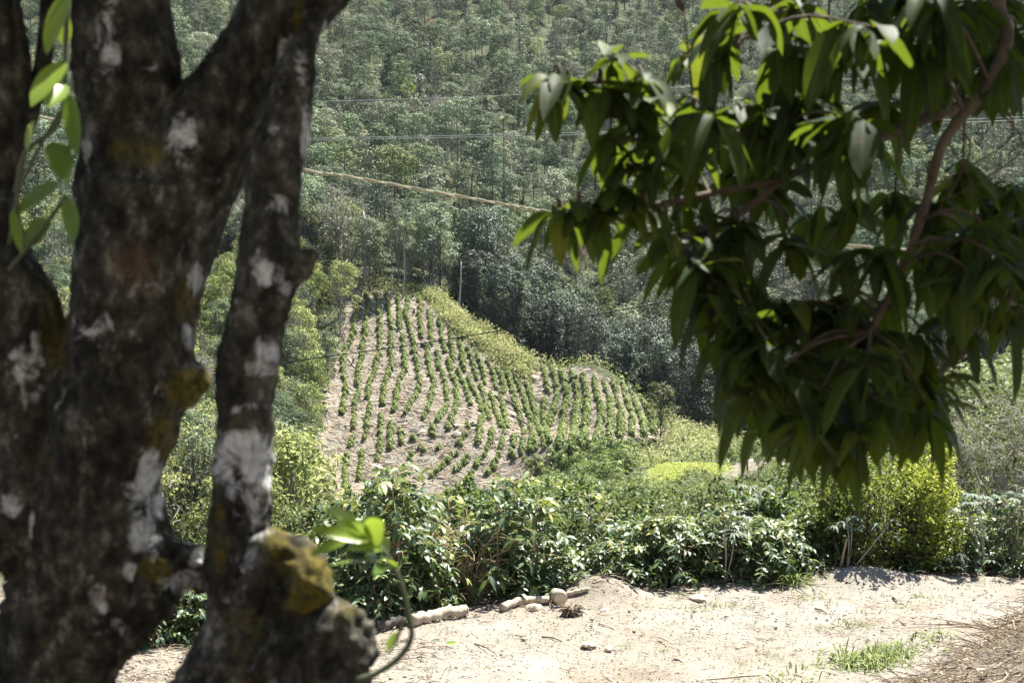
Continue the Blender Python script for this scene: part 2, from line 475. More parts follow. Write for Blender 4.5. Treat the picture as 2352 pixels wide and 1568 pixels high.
def road_mat():
    m, nt, out = new_mat('pale_dirt')
    tc = N(nt, 'ShaderNodeTexCoord').outputs['Object']
    c = ramp(nt, noise(nt, 1.1, 9, 0.72, tc), [(0.30, (0.165, 0.136, 0.100)), (0.47, (0.230, 0.202, 0.160)), (0.62, (0.256, 0.230, 0.188)), (0.75, (0.295, 0.271, 0.230))])
    sp = ramp(nt, noise(nt, 38, 4, 0.8, tc), [(0.36, (0.42, 0.40, 0.38)), (0.46, (1, 1, 1)), (0.68, (1, 1, 1)), (0.76, (1.25, 1.22, 1.18))])
    c = mixc(nt, 1.0, c, sp, 'MULTIPLY')
    gr = ramp(nt, noise(nt, 0.5, 3, 0.6, tc), [(0.45, (0, 0, 0)), (0.65, (1, 1, 1))])
    c = mixc(nt, math_n(nt, 'MULTIPLY', gr, 0.45), c, (0.262, 0.248, 0.224))
    b = N(nt, 'ShaderNodeBsdfPrincipled'); nt.links.new(c, b.inputs['Base Color']); b.inputs['Roughness'].default_value = 0.95
    b.inputs['Specular IOR Level'].default_value = 0.1
    bp = N(nt, 'ShaderNodeBump'); bp.inputs['Strength'].default_value = 0.9; bp.inputs['Distance'].default_value = 0.035
    nt.links.new(noise(nt, 22, 6, 0.75, tc), bp.inputs['Height']); nt.links.new(bp.outputs[0], b.inputs['Normal'])
    nt.links.new(b.outputs[0], out.inputs[0])
    return m


def soil_mat():
    m, nt, out = new_mat('field_soil')
    tc = N(nt, 'ShaderNodeTexCoord').outputs['Object']
    c = ramp(nt, noise(nt, 0.30, 10, 0.8, tc), [(0.30, (0.100, 0.080, 0.053)), (0.42, (0.155, 0.136, 0.104)), (0.58, (0.212, 0.195, 0.160)), (0.75, (0.305, 0.288, 0.247))])
    sp = ramp(nt, noise(nt, 2.6, 6, 0.8, tc), [(0.34, (0.45, 0.42, 0.38)), (0.47, (1, 1, 1)), (0.62, (1, 1, 1)), (0.72, (1.35, 1.33, 1.3))])
    c = mixc(nt, 1.0, c, sp, 'MULTIPLY')
    b = N(nt, 'ShaderNodeBsdfPrincipled'); nt.links.new(c, b.inputs['Base Color']); b.inputs['Roughness'].default_value = 0.95
    b.inputs['Specular IOR Level'].default_value = 0.1
    bp = N(nt, 'ShaderNodeBump'); bp.inputs['Strength'].default_value = 0.8; bp.inputs['Distance'].default_value = 0.4
    nt.links.new(noise(nt, 1.3, 8, 0.75, tc), bp.inputs['Height']); nt.links.new(bp.outputs[0], b.inputs['Normal'])
    nt.links.new(b.outputs[0], out.inputs[0])
    return m


def bark_mat():
    """mossy bark; 'tint' marks white lichen patches, 'tree' marks yellow moss"""
    m, nt, out = new_mat('mossy_bark')
    tc = N(nt, 'ShaderNodeTexCoord').outputs['Object']
    mp = N(nt, 'ShaderNodeMapping'); mp.inputs['Scale'].default_value = (1, 1, 0.72); nt.links.new(tc, mp.inputs[0])
    st = mp.outputs[0]
    c = ramp(nt, noise(nt, 26, 9, 0.7, st), [(0.34, (0.013, 0.0125, 0.0108)), (0.46, (0.031, 0.0295, 0.025)), (0.56, (0.070, 0.067, 0.057)), (0.66, (0.19, 0.185, 0.165))])
    big = ramp(nt, noise(nt, 5, 6, 0.7, st), [(0.35, (0.42, 0.44, 0.40)), (0.65, (1.35, 1.3, 1.25))])
    c = mixc(nt, 1.0, c, big, 'MULTIPLY')
    moss = math_n(nt, 'ADD', attr(nt, 'tree'), math_n(nt, 'MULTIPLY', noise(nt, 14, 8, 0.75, tc), 1.0))
    mf = ramp(nt, moss, [(0.56, (0, 0, 0)), (0.84, (1, 1, 1))])
    c = mixc(nt, math_n(nt, 'MULTIPLY', mf, 0.8), c, ramp(nt, noise(nt, 60, 4, 0.6, tc), [(0.35, (0.04, 0.036, 0.008)), (0.65, (0.16, 0.13, 0.02))]))
    li = math_n(nt, 'ADD', attr(nt, 'tint'), math_n(nt, 'MULTIPLY', math_n(nt, 'SUBTRACT', noise(nt, 17, 10, 0.72, st, 0.6), 0.47), 2.7))
    lf = ramp(nt, li, [(0.36, (0, 0, 0)), (0.74, (1, 1, 1))])
    c = mixc(nt, math_n(nt, 'MULTIPLY', lf, math_n(nt, 'ADD', 0.45, math_n(nt, 'MULTIPLY', noise(nt, 70, 5, 0.7, tc), 0.75))), c, ramp(nt, noise(nt, 45, 5, 0.7, st), [(0.3, (0.42, 0.43, 0.43)), (0.6, (0.74, 0.75, 0.76))]))
    oc = N(nt, 'ShaderNodeVectorMath', operation='DISTANCE'); nt.links.new(tc, oc.inputs[0]); oc.inputs[1].default_value = tuple(P(305, 612, 2.57))
    of_ = math_n(nt, 'ADD', oc.outputs['Value'], math_n(nt, 'MULTIPLY', noise(nt, 24, 8, 0.75, tc), 0.16))
    c = mixc(nt, ramp(nt, of_, [(0.105, (0.5, 0.5, 0.5)), (0.135, (0, 0, 0))]), c, (0.115, 0.066, 0.042))
    b = N(nt, 'ShaderNodeBsdfPrincipled'); nt.links.new(c, b.inputs['Base Color']); b.inputs['Roughness'].default_value = 0.92
    b.inputs['Specular IOR Level'].default_value = 0.15
    bp = N(nt, 'ShaderNodeBump'); bp.inputs['Strength'].default_value = 0.8; bp.inputs['Distance'].default_value = 0.012
    nt.links.new(noise(nt, 30, 9, 0.75, st), bp.inputs['Height']); nt.links.new(bp.outputs[0], b.inputs['Normal'])
    nt.links.new(b.outputs[0], out.inputs[0])
    return m


M['ground'] = ground_mat(); M['road'] = road_mat(); M['soil'] = soil_mat(); M['bark'] = bark_mat()

# ------------------------------------------------------------------ ground sheet, road, field
def sheet(xs, ys):
    """grid mesh arrays: xs, ys 2-D"""
    r, c = xs.shape
    i = np.arange(r - 1)[:, None] * c; j = np.arange(c - 1)[None]
    F = np.stack([i + j, i + j + 1, i + c + j + 1, i + c + j], -1).reshape(-1, 4)
    return F


ys = np.concatenate([np.linspace(-25, 12, 60), np.arange(12.25, 30, 0.25), np.exp(np.linspace(math.log(30), math.log(320), 210)), np.exp(np.linspace(math.log(326), math.log(950), 60))])
ss = np.sinh(np.linspace(-1.6, 1.6, 300)) / math.sinh(1.6) * 0.95
XX = (ys[:, None] + 32) * ss[None]; YY = np.broadcast_to(ys[:, None], XX.shape)
ZZ = H(XX, YY)
g = Geo(); g.add(np.stack([XX, YY, ZZ], -1), sheet(XX, YY))
tag(obj('ground', g.mesh('ground', M['ground'])), kind='structure')

# dirt road: a fine sheet a few centimetres above the ground sheet
rx = np.linspace(-13, 15, 420)[None]; rt = np.linspace(0, 1, 90)[:, None]
RX = np.broadcast_to(rx, (90, 420)); RY = 14.4 + (back_edge(RX) + 0.15 - 14.4) * rt - 0.25 * np.sin(RX * 1.3) * (1 - rt)
RZ = H(RX, RY) + 0.045 - 0.10 * (sstep(0.97, 1, rt) + 1 - sstep(0, 0.03, rt))
rn = np.zeros(RX.shape)
for i in range(RX.shape[0]):
    for j in range(RX.shape[1]):
        v = Vector((RX[i, j] * 1.6, RY[i, j] * 1.6, 0))
        rn[i, j] = mnoise.noise(v) * 0.035 + mnoise.noise(v * 4) * 0.016 + mnoise.noise(v * 9) * 0.010
RZ = RZ + rn - 0.035 * np.exp(-((rt - 0.42 - 0.05 * np.sin(RX * 0.5)) / 0.07) ** 2) - 0.03 * np.exp(-((rt - 0.76 - 0.04 * np.sin(RX * 0.6 + 1)) / 0.06) ** 2)
g = Geo(); g.add(np.stack([RX, RY, RZ], -1), sheet(RX, RY))
tag(obj('road', g.mesh('road', M['road'])), kind='structure')


def road_z(x, y):
    return H(x, y) + 0.05


FIELD_PR = [(805, 655), (870, 668), (960, 685), (1000, 712), (1050, 757), (1100, 800), (1160, 845), (1215, 878), (1228, 838), (1300, 850), (1390, 870), (1450, 900),
            (1490, 945), (1527, 995), (1522, 1014), (1430, 1024), (1290, 1047), (1225, 1105), (1130, 1165), (1000, 1215), (850, 1240), (700, 1240), (725, 1080), (742, 960), (768, 830)]
FIELD = [tuple(hit(a, b, 60)[:2]) for a, b in FIELD_PR]
SCRUB_PR = [(975, 672), (1040, 705), (1110, 765), (1170, 800), (1232, 838), (1215, 880), (1160, 856), (1100, 806), (1040, 757), (995, 712)]
SCRUB = [tuple(hit(a, b, 60)[:2]) for a, b in SCRUB_PR]
MEADOW_PR = [(1470, 1112), (1500, 1078), (1560, 1066), (1640, 1066), (1672, 1078), (1650, 1095), (1560, 1112), (1490, 1122)]
MEADOW = [tuple(hit(a, b, 60)[:2]) for a, b in MEADOW_PR]
BARE_PR = [(1560, 1116), (1660, 1092), (1700, 1060), (1830, 1040), (1840, 1075), (1750, 1105), (1640, 1126)]
BARE = [tuple(hit(a, b, 60)[:2]) for a, b in BARE_PR]


def poly_sheet(name, poly, step, lift, mat, rough=0.0):
    p = np.array(poly); x0, y0 = p.min(0) - step; x1, y1 = p.max(0) + step
    X, Y = np.meshgrid(np.arange(x0, x1, step), np.arange(y0, y1, step))
    Z = H(X, Y) + lift
    if rough:
        Z = Z + rough * (np.sin(X * 1.9 + np.sin(Y * 0.8) * 2) * np.sin(Y * 2.3 + np.sin(X * 0.7)) * 0.6 + RNG.uniform(-0.5, 0.5, X.shape))
    F = sheet(X, Y)
    cx = X.ravel()[F].mean(1); cy = Y.ravel()[F].mean(1)
    wob = 0.9 * np.sin(cx * 0.9 + cy * 0.5) * step
    keep = in_poly(cx + wob, cy + wob, poly)
    g = Geo(); g.add(np.stack([X, Y, Z], -1), F[keep])
    return tag(obj(name, g.mesh(name, mat)), kind='structure')


LIFT = 0.30
poly_sheet('field', FIELD, 0.45, LIFT, M['soil'], 0.14)
poly_sheet('clearing', BARE, 0.5, 0.2, M['soil'], 0.08)

# ------------------------------------------------------------------ generic plants
def clump_tree(seed, h, cw, base, ncl, nleaf, size, trunk_r, flat=0.7, droop=0.0, up=0.5, sparse=0.0, limbs=True, shape='dome', lean=0.3, ratio=0.6):
    """returns crown Geo, trunk Geo for a tree standing at the origin"""
    global RNG
    keep = RNG; RNG = np.random.default_rng(seed)
    cr, tr = Geo(), Geo()
    top = np.array([RNG.normal() * lean, RNG.normal() * lean, h * 0.88])
    mid = top * 0.5 + np.array([RNG.normal() * lean, RNG.normal() * lean, 0]) * 0.6; mid[2] = h * 0.45
    tp = curve([np.zeros(3) - [0, 0, 1.5], mid, top], 9)
    tube(tr, tp, np.linspace(trunk_r * 1.15, trunk_r * 0.3, 9), 6, RNG.uniform(0.2, 0.9), tree=0)
    cen = []
    for i in range(ncl):
        f = (i + 0.5) / ncl
        if shape == 'dome':
            z = base + (h - base) * (f ** 0.8)
            q = (z - base) / (h - base)
            r = cw * 0.5 * math.sqrt(max(0.02, 1 - (q * 1.02 - 0.22) ** 2 / 0.72)) * math.sqrt(RNG.uniform(0.15, 1))
        elif shape == 'column':
            z = base + (h - base) * f; r = cw * 0.5 * RNG.uniform(0.2, 1) * (1 - 0.55 * f)
        elif shape == 'flat':
            z = h * RNG.uniform(0.84, 0.98) if f > 0.25 else base + (h - base) * RNG.uniform(0.2, 0.7)
            r = cw * 0.5 * math.sqrt(RNG.uniform(0.02, 1)) * (1 if f > 0.25 else 0.6)
        else:
            z = base + (h - base) * RNG.random(); r = cw * 0.5 * math.sqrt(RNG.uniform(0.05, 1))
        a = i * 2.39996 + RNG.normal() * 0.5
        cen.append([top[0] * z / h + r * math.cos(a), top[1] * z / h + r * math.sin(a), z])
    cen = np.array(cen)
    rad = cw * RNG.uniform(0.10, 0.21, ncl) * (1.15 if shape != 'column' else 1.0)
    wgt = rad ** 2; per = np.maximum(4, (nleaf * wgt / wgt.sum()).astype(int))
    for c, r, n in zip(cen, rad, per):
        u = unit(n); u[:, 2] = np.where((u[:, 2] < -0.2) & (RNG.random(n) < 0.55), -u[:, 2], u[:, 2]); rr = RNG.uniform(0.25, 1, n) ** 0.35
        pos = c + u * (rr * r)[:, None] * np.array([1, 1, flat]) + RNG.normal(size=(n, 3)) * 0.12 * r
        pos[:, 2] -= droop * r * rr
        nr = u * 1.0 + np.array([0, 0, up * 0.7]) + RNG.normal(size=(n, 3)) * 0.24
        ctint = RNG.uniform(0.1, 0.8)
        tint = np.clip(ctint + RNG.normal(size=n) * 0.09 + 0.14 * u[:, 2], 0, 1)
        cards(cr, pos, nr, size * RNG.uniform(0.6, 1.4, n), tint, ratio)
        if limbs:
            k = int(np.clip((c[2] - h * 0.2) / h * 9 * 0.75, 1, 7))
            st = tp[k]
            m2 = st * 0.5 + c * 0.5 + RNG.normal(size=3) * 0.12 * cw * 0.5 - np.array([0, 0, 0.06 * cw])
            tube(tr, curve([st, m2, c + u[0] * r * 0.4], 6), np.linspace(trunk_r * 0.42, trunk_r * 0.10, 6), 4, RNG.uniform(0.3, 1), cap=False)
            if sparse:
                for _ in range(int(sparse)):
                    e = c + unit(1)[0] * r * np.array([1.2, 1.2, 0.9])
                    tube(tr, curve([m2 * 0.3 + c * 0.7, (c + e) / 2 + RNG.normal(size=3) * 0.1 * r, e], 4), np.linspace(trunk_r * 0.16, trunk_r * 0.05, 4), 3, RNG.uniform(0.5, 1), cap=False)
    RNG = keep
    return cr, tr


def bake_tree(kind, seed, leafmat, barkmat, **kw):
    kw = dict(kw); kw['ncl'] = int(kw['ncl'] * 1.5)
    cr, tr = clump_tree(seed, **kw)
    return dict(kind=kind, cr=cr, tr=tr, h=kw['h'], crown=cr.mesh(kind + '_crown', M[leafmat], False), trunk=tr.mesh(kind + '_trunk', M[barkmat], True))


def put_tree(b, name, label, cat, loc, s=1.0, rz=None, group=None, zs=1.0):
    t = thing(name, loc, label, cat, group)
    t.rotation_euler = (0, 0, random.uniform(0, 6.28) if rz is None else rz)
    t.scale = (s, s, s * zs)
    obj('trunk', b['trunk'], t); obj('crown', b['crown'], t)
    return t


def poisson(x0, x1, y0, y1, step_fn, tries=1):
    """jittered grid whose spacing grows with distance"""
    out = []
    y = y0
    while y < y1:
        s = step_fn(y)
        xs = np.arange(x0(y), x1(y), s)
        off = RNG.uniform(0, s)
        for x in xs:
            out.append((x + off + RNG.uniform(-0.42, 0.42) * s, y + RNG.uniform(-0.42, 0.42) * s))
        y += s * 0.9
    return np.array(out)


# ------------------------------------------------------------------ forest
FK = [
    ('round', 'leafy forest tree with a dense rounded grey-green crown', dict(h=10.5, cw=6.2, base=3.2, ncl=26, nleaf=4600, size=0.27, trunk_r=0.17), 'forest', 'woodbark'),
    ('round', None, dict(h=12.0, cw=7.0, base=4.0, ncl=30, nleaf=5000, size=0.28, trunk_r=0.19), 'forest', 'woodbark'),
    ('tall', 'tall forest tree with a high crown over a bare pale trunk', dict(h=14.5, cw=5.6, base=7.5, ncl=22, nleaf=3400, size=0.27, trunk_r=0.17, sparse=1), 'forest', 'woodbark'),
    ('tall', None, dict(h=15.5, cw=6.4, base=8.5, ncl=24, nleaf=3600, size=0.28, trunk_r=0.19, shape='flat', sparse=1), 'forest', 'woodbark'),
    ('twiggy', 'thin forest tree with pale bare twigs showing through sparse leaves', dict(h=11.5, cw=6.4, base=3.6, ncl=26, nleaf=950, size=0.30, trunk_r=0.15, sparse=5), 'forest', 'woodbark'),
    ('twiggy', None, dict(h=12.5, cw=5.6, base=5.0, ncl=24, nleaf=800, size=0.30, trunk_r=0.14, sparse=6), 'forest', 'woodbark'),
    ('creeper', 'narrow forest tree draped to the ground in creepers', dict(h=11.5, cw=4.6, base=0.6, ncl=34, nleaf=5000, size=0.27, trunk_r=0.16, shape='column', droop=0.5), 'forest', 'woodbark'),
    ('creeper', None, dict(h=9.0, cw=5.0, base=0.4, ncl=30, nleaf=4400, size=0.27, trunk_r=0.15, shape='column', droop=0.4), 'forest', 'woodbark'),
    ('dark', 'dark-leaved tall tree in the shady gully behind the field', dict(h=13.5, cw=7.0, base=2.0, ncl=34, nleaf=5200, size=0.28, trunk_r=0.18), 'darkforest', 'woodbark'),  # leaves look dark because the gully's shade is painted into their colour
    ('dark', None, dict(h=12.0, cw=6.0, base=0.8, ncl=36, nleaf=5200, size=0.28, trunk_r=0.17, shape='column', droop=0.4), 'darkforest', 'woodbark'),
    ('leafless', 'leafless grey-brown tree with fine bare twigs among the green trees', dict(h=12.0, cw=7.0, base=4.0, ncl=26, nleaf=900, size=0.26, trunk_r=0.16, sparse=7), 'greytwig', 'palebark'),
    ('lime-crowned', 'tree with a fresh light green crown among darker trees', dict(h=10.5, cw=6.5, base=3.0, ncl=24, nleaf=3600, size=0.28, trunk_r=0.15, shape='flat', sparse=1), 'sunny', 'palebark'),
]
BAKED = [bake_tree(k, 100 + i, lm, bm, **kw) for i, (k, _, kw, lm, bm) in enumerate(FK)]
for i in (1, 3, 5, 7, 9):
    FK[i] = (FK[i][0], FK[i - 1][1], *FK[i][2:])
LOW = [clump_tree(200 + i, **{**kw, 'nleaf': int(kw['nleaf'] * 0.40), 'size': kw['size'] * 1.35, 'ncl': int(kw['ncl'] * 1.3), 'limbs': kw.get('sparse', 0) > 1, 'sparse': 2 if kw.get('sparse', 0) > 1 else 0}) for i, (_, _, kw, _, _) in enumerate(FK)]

pts = poisson(lambda y: -0.47 * y - 6, lambda y: 0.47 * y + 6, 200, 620, lambda y: 5.3 if y < 290 else (6.0 if y < 400 else 6.6))
px_, py_ = pts[:, 0], pts[:, 1]
bad = in_poly(px_, py_, FIELD) | in_poly(px_, py_, SCRUB) | in_poly(px_, py_, MEADOW) | in_poly(px_, py_, BARE)
# keep the gully behind the field clear of trees that would stand on the ridge crest
pts = pts[~bad]
extra = poisson(lambda y: 0.145 * y, lambda y: 0.47 * y, 150, 200, lambda y: 4.6)
extra = extra[~(in_poly(extra[:, 0], extra[:, 1], FIELD) | in_poly(extra[:, 0], extra[:, 1], MEADOW) | in_poly(extra[:, 0], extra[:, 1], BARE))]
pp = np.array([to_print(x, y, float(H(x, y))) for x, y in extra])
extra = extra[~((pp[:, 0] < 1545) | (pp[:, 1] > 960))]
pts = np.concatenate([pts, extra])
pts = pts[np.argsort(pts[:, 1])]
zz = H(pts[:, 0], pts[:, 1])
prx, pry = to_print(pts[:, 0], pts[:, 1], zz + 9)
vis = (prx > -60) & (prx < 2420) & (pry > -150)
# trunks at the left hide most of what is behind them
hidden = (prx < 150) | ((prx > 200) & (prx < 360) & (pry > 200))
near_idx = [i for i in range(len(pts)) if vis[i] and not hidden[i]][:285]
LM = [(940, 262, 40), (1086, 262, 42), (1012, 300, 52), (990, 100, 34), (1325, 655, 40), (985, 420, 36), (1010, 530, 30), (1157, 268, 30), (1130, 290, 30), (705, 285, 26)]
LMY = [hit(a, b, 150)[1] if b not in (420, 530) else {420: 235, 530: 212}[b] for a, b, _ in LM]
zb_x, zb_y = to_print(pts[:, 0], pts[:, 1], zz)
clear = np.zeros(len(pts), bool)
for (a, b, r), yl in zip(LM, LMY):
    clear |= (abs(zb_x - a) < r) & (pts[:, 1] < yl + 3) & (zb_y < b + 80) & (pts[:, 1] > yl - 16)
nset = set(i for i in near_idx if not clear[i])
WT = np.array([3, 3, 2, 2, 2.2, 2, 2.2, 2.2, 0.01, 0.01, 1.3, 1.3]); WT = WT / WT.sum()
forest = Geo(); fwood = Geo()
cnt = 0
for i, (x, y) in enumerate(pts):
    if clear[i]: continue
    k = int(RNG.choice(len(FK), p=WT)); s = RNG.uniform(0.6, 1.0) + 0.55 * RNG.random() ** 2.5; z = float(zz[i]) - 0.3
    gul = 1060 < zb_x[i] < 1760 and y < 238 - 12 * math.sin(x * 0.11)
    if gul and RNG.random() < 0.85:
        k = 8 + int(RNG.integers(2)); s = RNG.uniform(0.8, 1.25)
    if pry[i] < 120 and RNG.random() < 0.35:
        s *= 0.7
    if i in nset:
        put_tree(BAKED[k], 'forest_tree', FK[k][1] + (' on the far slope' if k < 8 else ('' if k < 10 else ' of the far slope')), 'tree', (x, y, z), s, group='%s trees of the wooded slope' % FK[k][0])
    elif vis[i] or abs(x / y) < 0.5:
        if not vis[i] and RNG.random() < 0.5:
            continue
        if k > 7: k = int(RNG.integers(8))
        cr, tr = LOW[k]
        a = RNG.uniform(0, 2 * PI); ca, sa = math.cos(a), math.sin(a)
        R = np.array([[ca, -sa, 0], [sa, ca, 0], [0, 0, 1]])
        rnd = RNG.random()
        V, F, T, A = cr.arrays()
        forest.add(V @ R.T * s + [x, y, z], F, np.clip(T + 0.28 * sstep(360, 40, pry[i] - 0.10 * (prx[i] - 900)), 0, 1), rnd)  # upper crowns paler: lighter growth plus haze painted into the tint
        V, F, T, A = tr.arrays()
        fwood.add(V @ R.T * s + [x, y, z], F, T)
        cnt += 1
print('individual', len(near_idx), 'massed', cnt)
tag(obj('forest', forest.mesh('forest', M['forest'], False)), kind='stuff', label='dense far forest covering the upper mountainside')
tag(obj('forest_trunks', fwood.mesh('forest_trunks', M['woodbark'])), kind='stuff', label='pale trunks and limbs inside the far forest').parent = bpy.data.objects['forest']

# undergrowth on the wooded slopes
n = 110000
yy = np.exp(RNG.uniform(math.log(24), math.log(640), n)); uu = RNG.uniform(-0.46, 0.46, n); xx = uu * yy
ok = ~(in_poly(xx, yy, FIELD) | in_poly(xx, yy, SCRUB) | in_poly(xx, yy, MEADOW) | in_poly(xx, yy, BARE)) & (yy > back_edge(xx) + 2.2)
xx, yy = xx[ok], yy[ok]; n = len(xx)
sz = 0.13 * np.exp(RNG.normal(size=n) * 0.25) * np.clip(yy / 60, 0.7, 4.2)
hh = RNG.uniform(0, 1, n) ** 1.5 * np.clip(yy / 60, 0.35, 2.0) * 0.9
pos = np.stack([xx, yy, H(xx, yy) + hh], 1)
fs = yy > 206
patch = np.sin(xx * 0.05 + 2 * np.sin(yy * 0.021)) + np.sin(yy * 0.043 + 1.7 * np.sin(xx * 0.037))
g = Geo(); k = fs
cards(g, pos[k], RNG.normal(size=(k.sum(), 3)) * 0.5 + [0, 0, 0.9], sz[k] * 1.5, np.clip(RNG.normal(size=k.sum()) * 0.14 + 0.05 + 0.42 * sstep(340, 450, yy[k]) + 0.12 * patch[k], 0, 1), 0.5, (0.5 + 0.12 * patch[k]) % 1)  # nearer undergrowth tinted dark, painting shade into the gaps between trees
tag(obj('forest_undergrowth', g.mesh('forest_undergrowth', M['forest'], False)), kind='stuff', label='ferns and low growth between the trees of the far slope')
g = Geo(); k = ~fs
cards(g, pos[k], RNG.normal(size=(k.sum(), 3)) * 0.6 + [0, 0, 0.8], sz[k] * 1.6, np.clip(RNG.normal(size=k.sum()) * 0.25 + 0.4, 0, 1), 0.5, RNG.random(k.sum()))
tag(obj('undergrowth', g.mesh('undergrowth', M['midgreen'], False)), kind='stuff', label='low leafy undergrowth between the trees on the slopes')

# scrub on the ridge beside the field, and around the meadow
SCRUB2 = [tuple(hit(a, b, 60)[:2]) for a, b in [(1450, 1030), (1525, 1015), (1560, 965), (1640, 960), (1700, 985), (1690, 1050), (1640, 1060), (1560, 1062), (1490, 1075), (1440, 1075)]]
g = Geo()
SCRUB3 = [tuple(hit(a, b, 60)[:2]) for a, b in [(1228, 836), (1300, 846), (1390, 864), (1455, 892), (1500, 940), (1535, 990), (1550, 985), (1510, 925), (1460, 872), (1390, 838), (1300, 822), (1232, 820)]]
SCRUB4 = [tuple(hit(a, b, 60)[:2]) for a, b in [(800, 668), (870, 676), (975, 694), (985, 676), (900, 655), (800, 645)]]
for poly, n in ((SCRUB, 24000), (SCRUB2, 16000), (SCRUB3, 5000), (SCRUB4, 2500)):
    p = np.array(poly); lo, hi = p.min(0), p.max(0)
    q = RNG.uniform(lo, hi, (n * 4, 2)); q = q[in_poly(q[:, 0], q[:, 1], poly)][:n]
    lump = 0.55 + 0.45 * np.sin(q[:, 0] * 1.1 + 1.3 * np.sin(q[:, 1] * 0.9)) * np.sin(q[:, 1] * 1.3 + 1.1 * np.sin(q[:, 0] * 0.7))
    q = q + RNG.normal(size=q.shape) * 0.7
    h_ = RNG.uniform(0, 1, len(q)) ** 0.6 * (0.25 + 2.3 * np.clip(lump, 0, 1) ** 1.5)
    pos = np.stack([q[:, 0], q[:, 1], H(q[:, 0], q[:, 1]) + h_], 1)
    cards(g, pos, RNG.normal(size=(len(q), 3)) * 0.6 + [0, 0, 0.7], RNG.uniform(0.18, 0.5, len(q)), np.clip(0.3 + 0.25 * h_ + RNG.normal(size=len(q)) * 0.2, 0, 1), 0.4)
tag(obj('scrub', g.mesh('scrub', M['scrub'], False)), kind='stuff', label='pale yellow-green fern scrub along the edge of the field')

# bright grass clearing
n = 26000
p = np.array(MEADOW); q = RNG.uniform(p.min(0), p.max(0), (n * 3, 2)); q = q[in_poly(q[:, 0], q[:, 1], MEADOW)][:n]
q = q + RNG.normal(size=q.shape) * 0.35 * (1 + np.sin(q[:, :1] * 1.3) + np.sin(q[:, 1:] * 0.9 + q[:, :1]))
q = q[(np.sin(q[:, 0] * 0.8 + 2 * np.sin(q[:, 1] * 0.5)) * np.sin(q[:, 1] * 1.1) + RNG.normal(size=len(q)) * 0.4) > -0.75]
g = Geo(); cards(g, np.stack([q[:, 0], q[:, 1], H(q[:, 0], q[:, 1]) + RNG.uniform(0.02, 0.28, len(q))], 1), RNG.normal(size=(len(q), 3)) * 0.45 + [0, 0, 0.8], RNG.uniform(0.14, 0.32, len(q)), None, 0.4)
tag(obj('meadow_grass', g.mesh('meadow_grass', M['meadow'], False)), kind='stuff', label='bright yellow-green low grass of the small clearing')

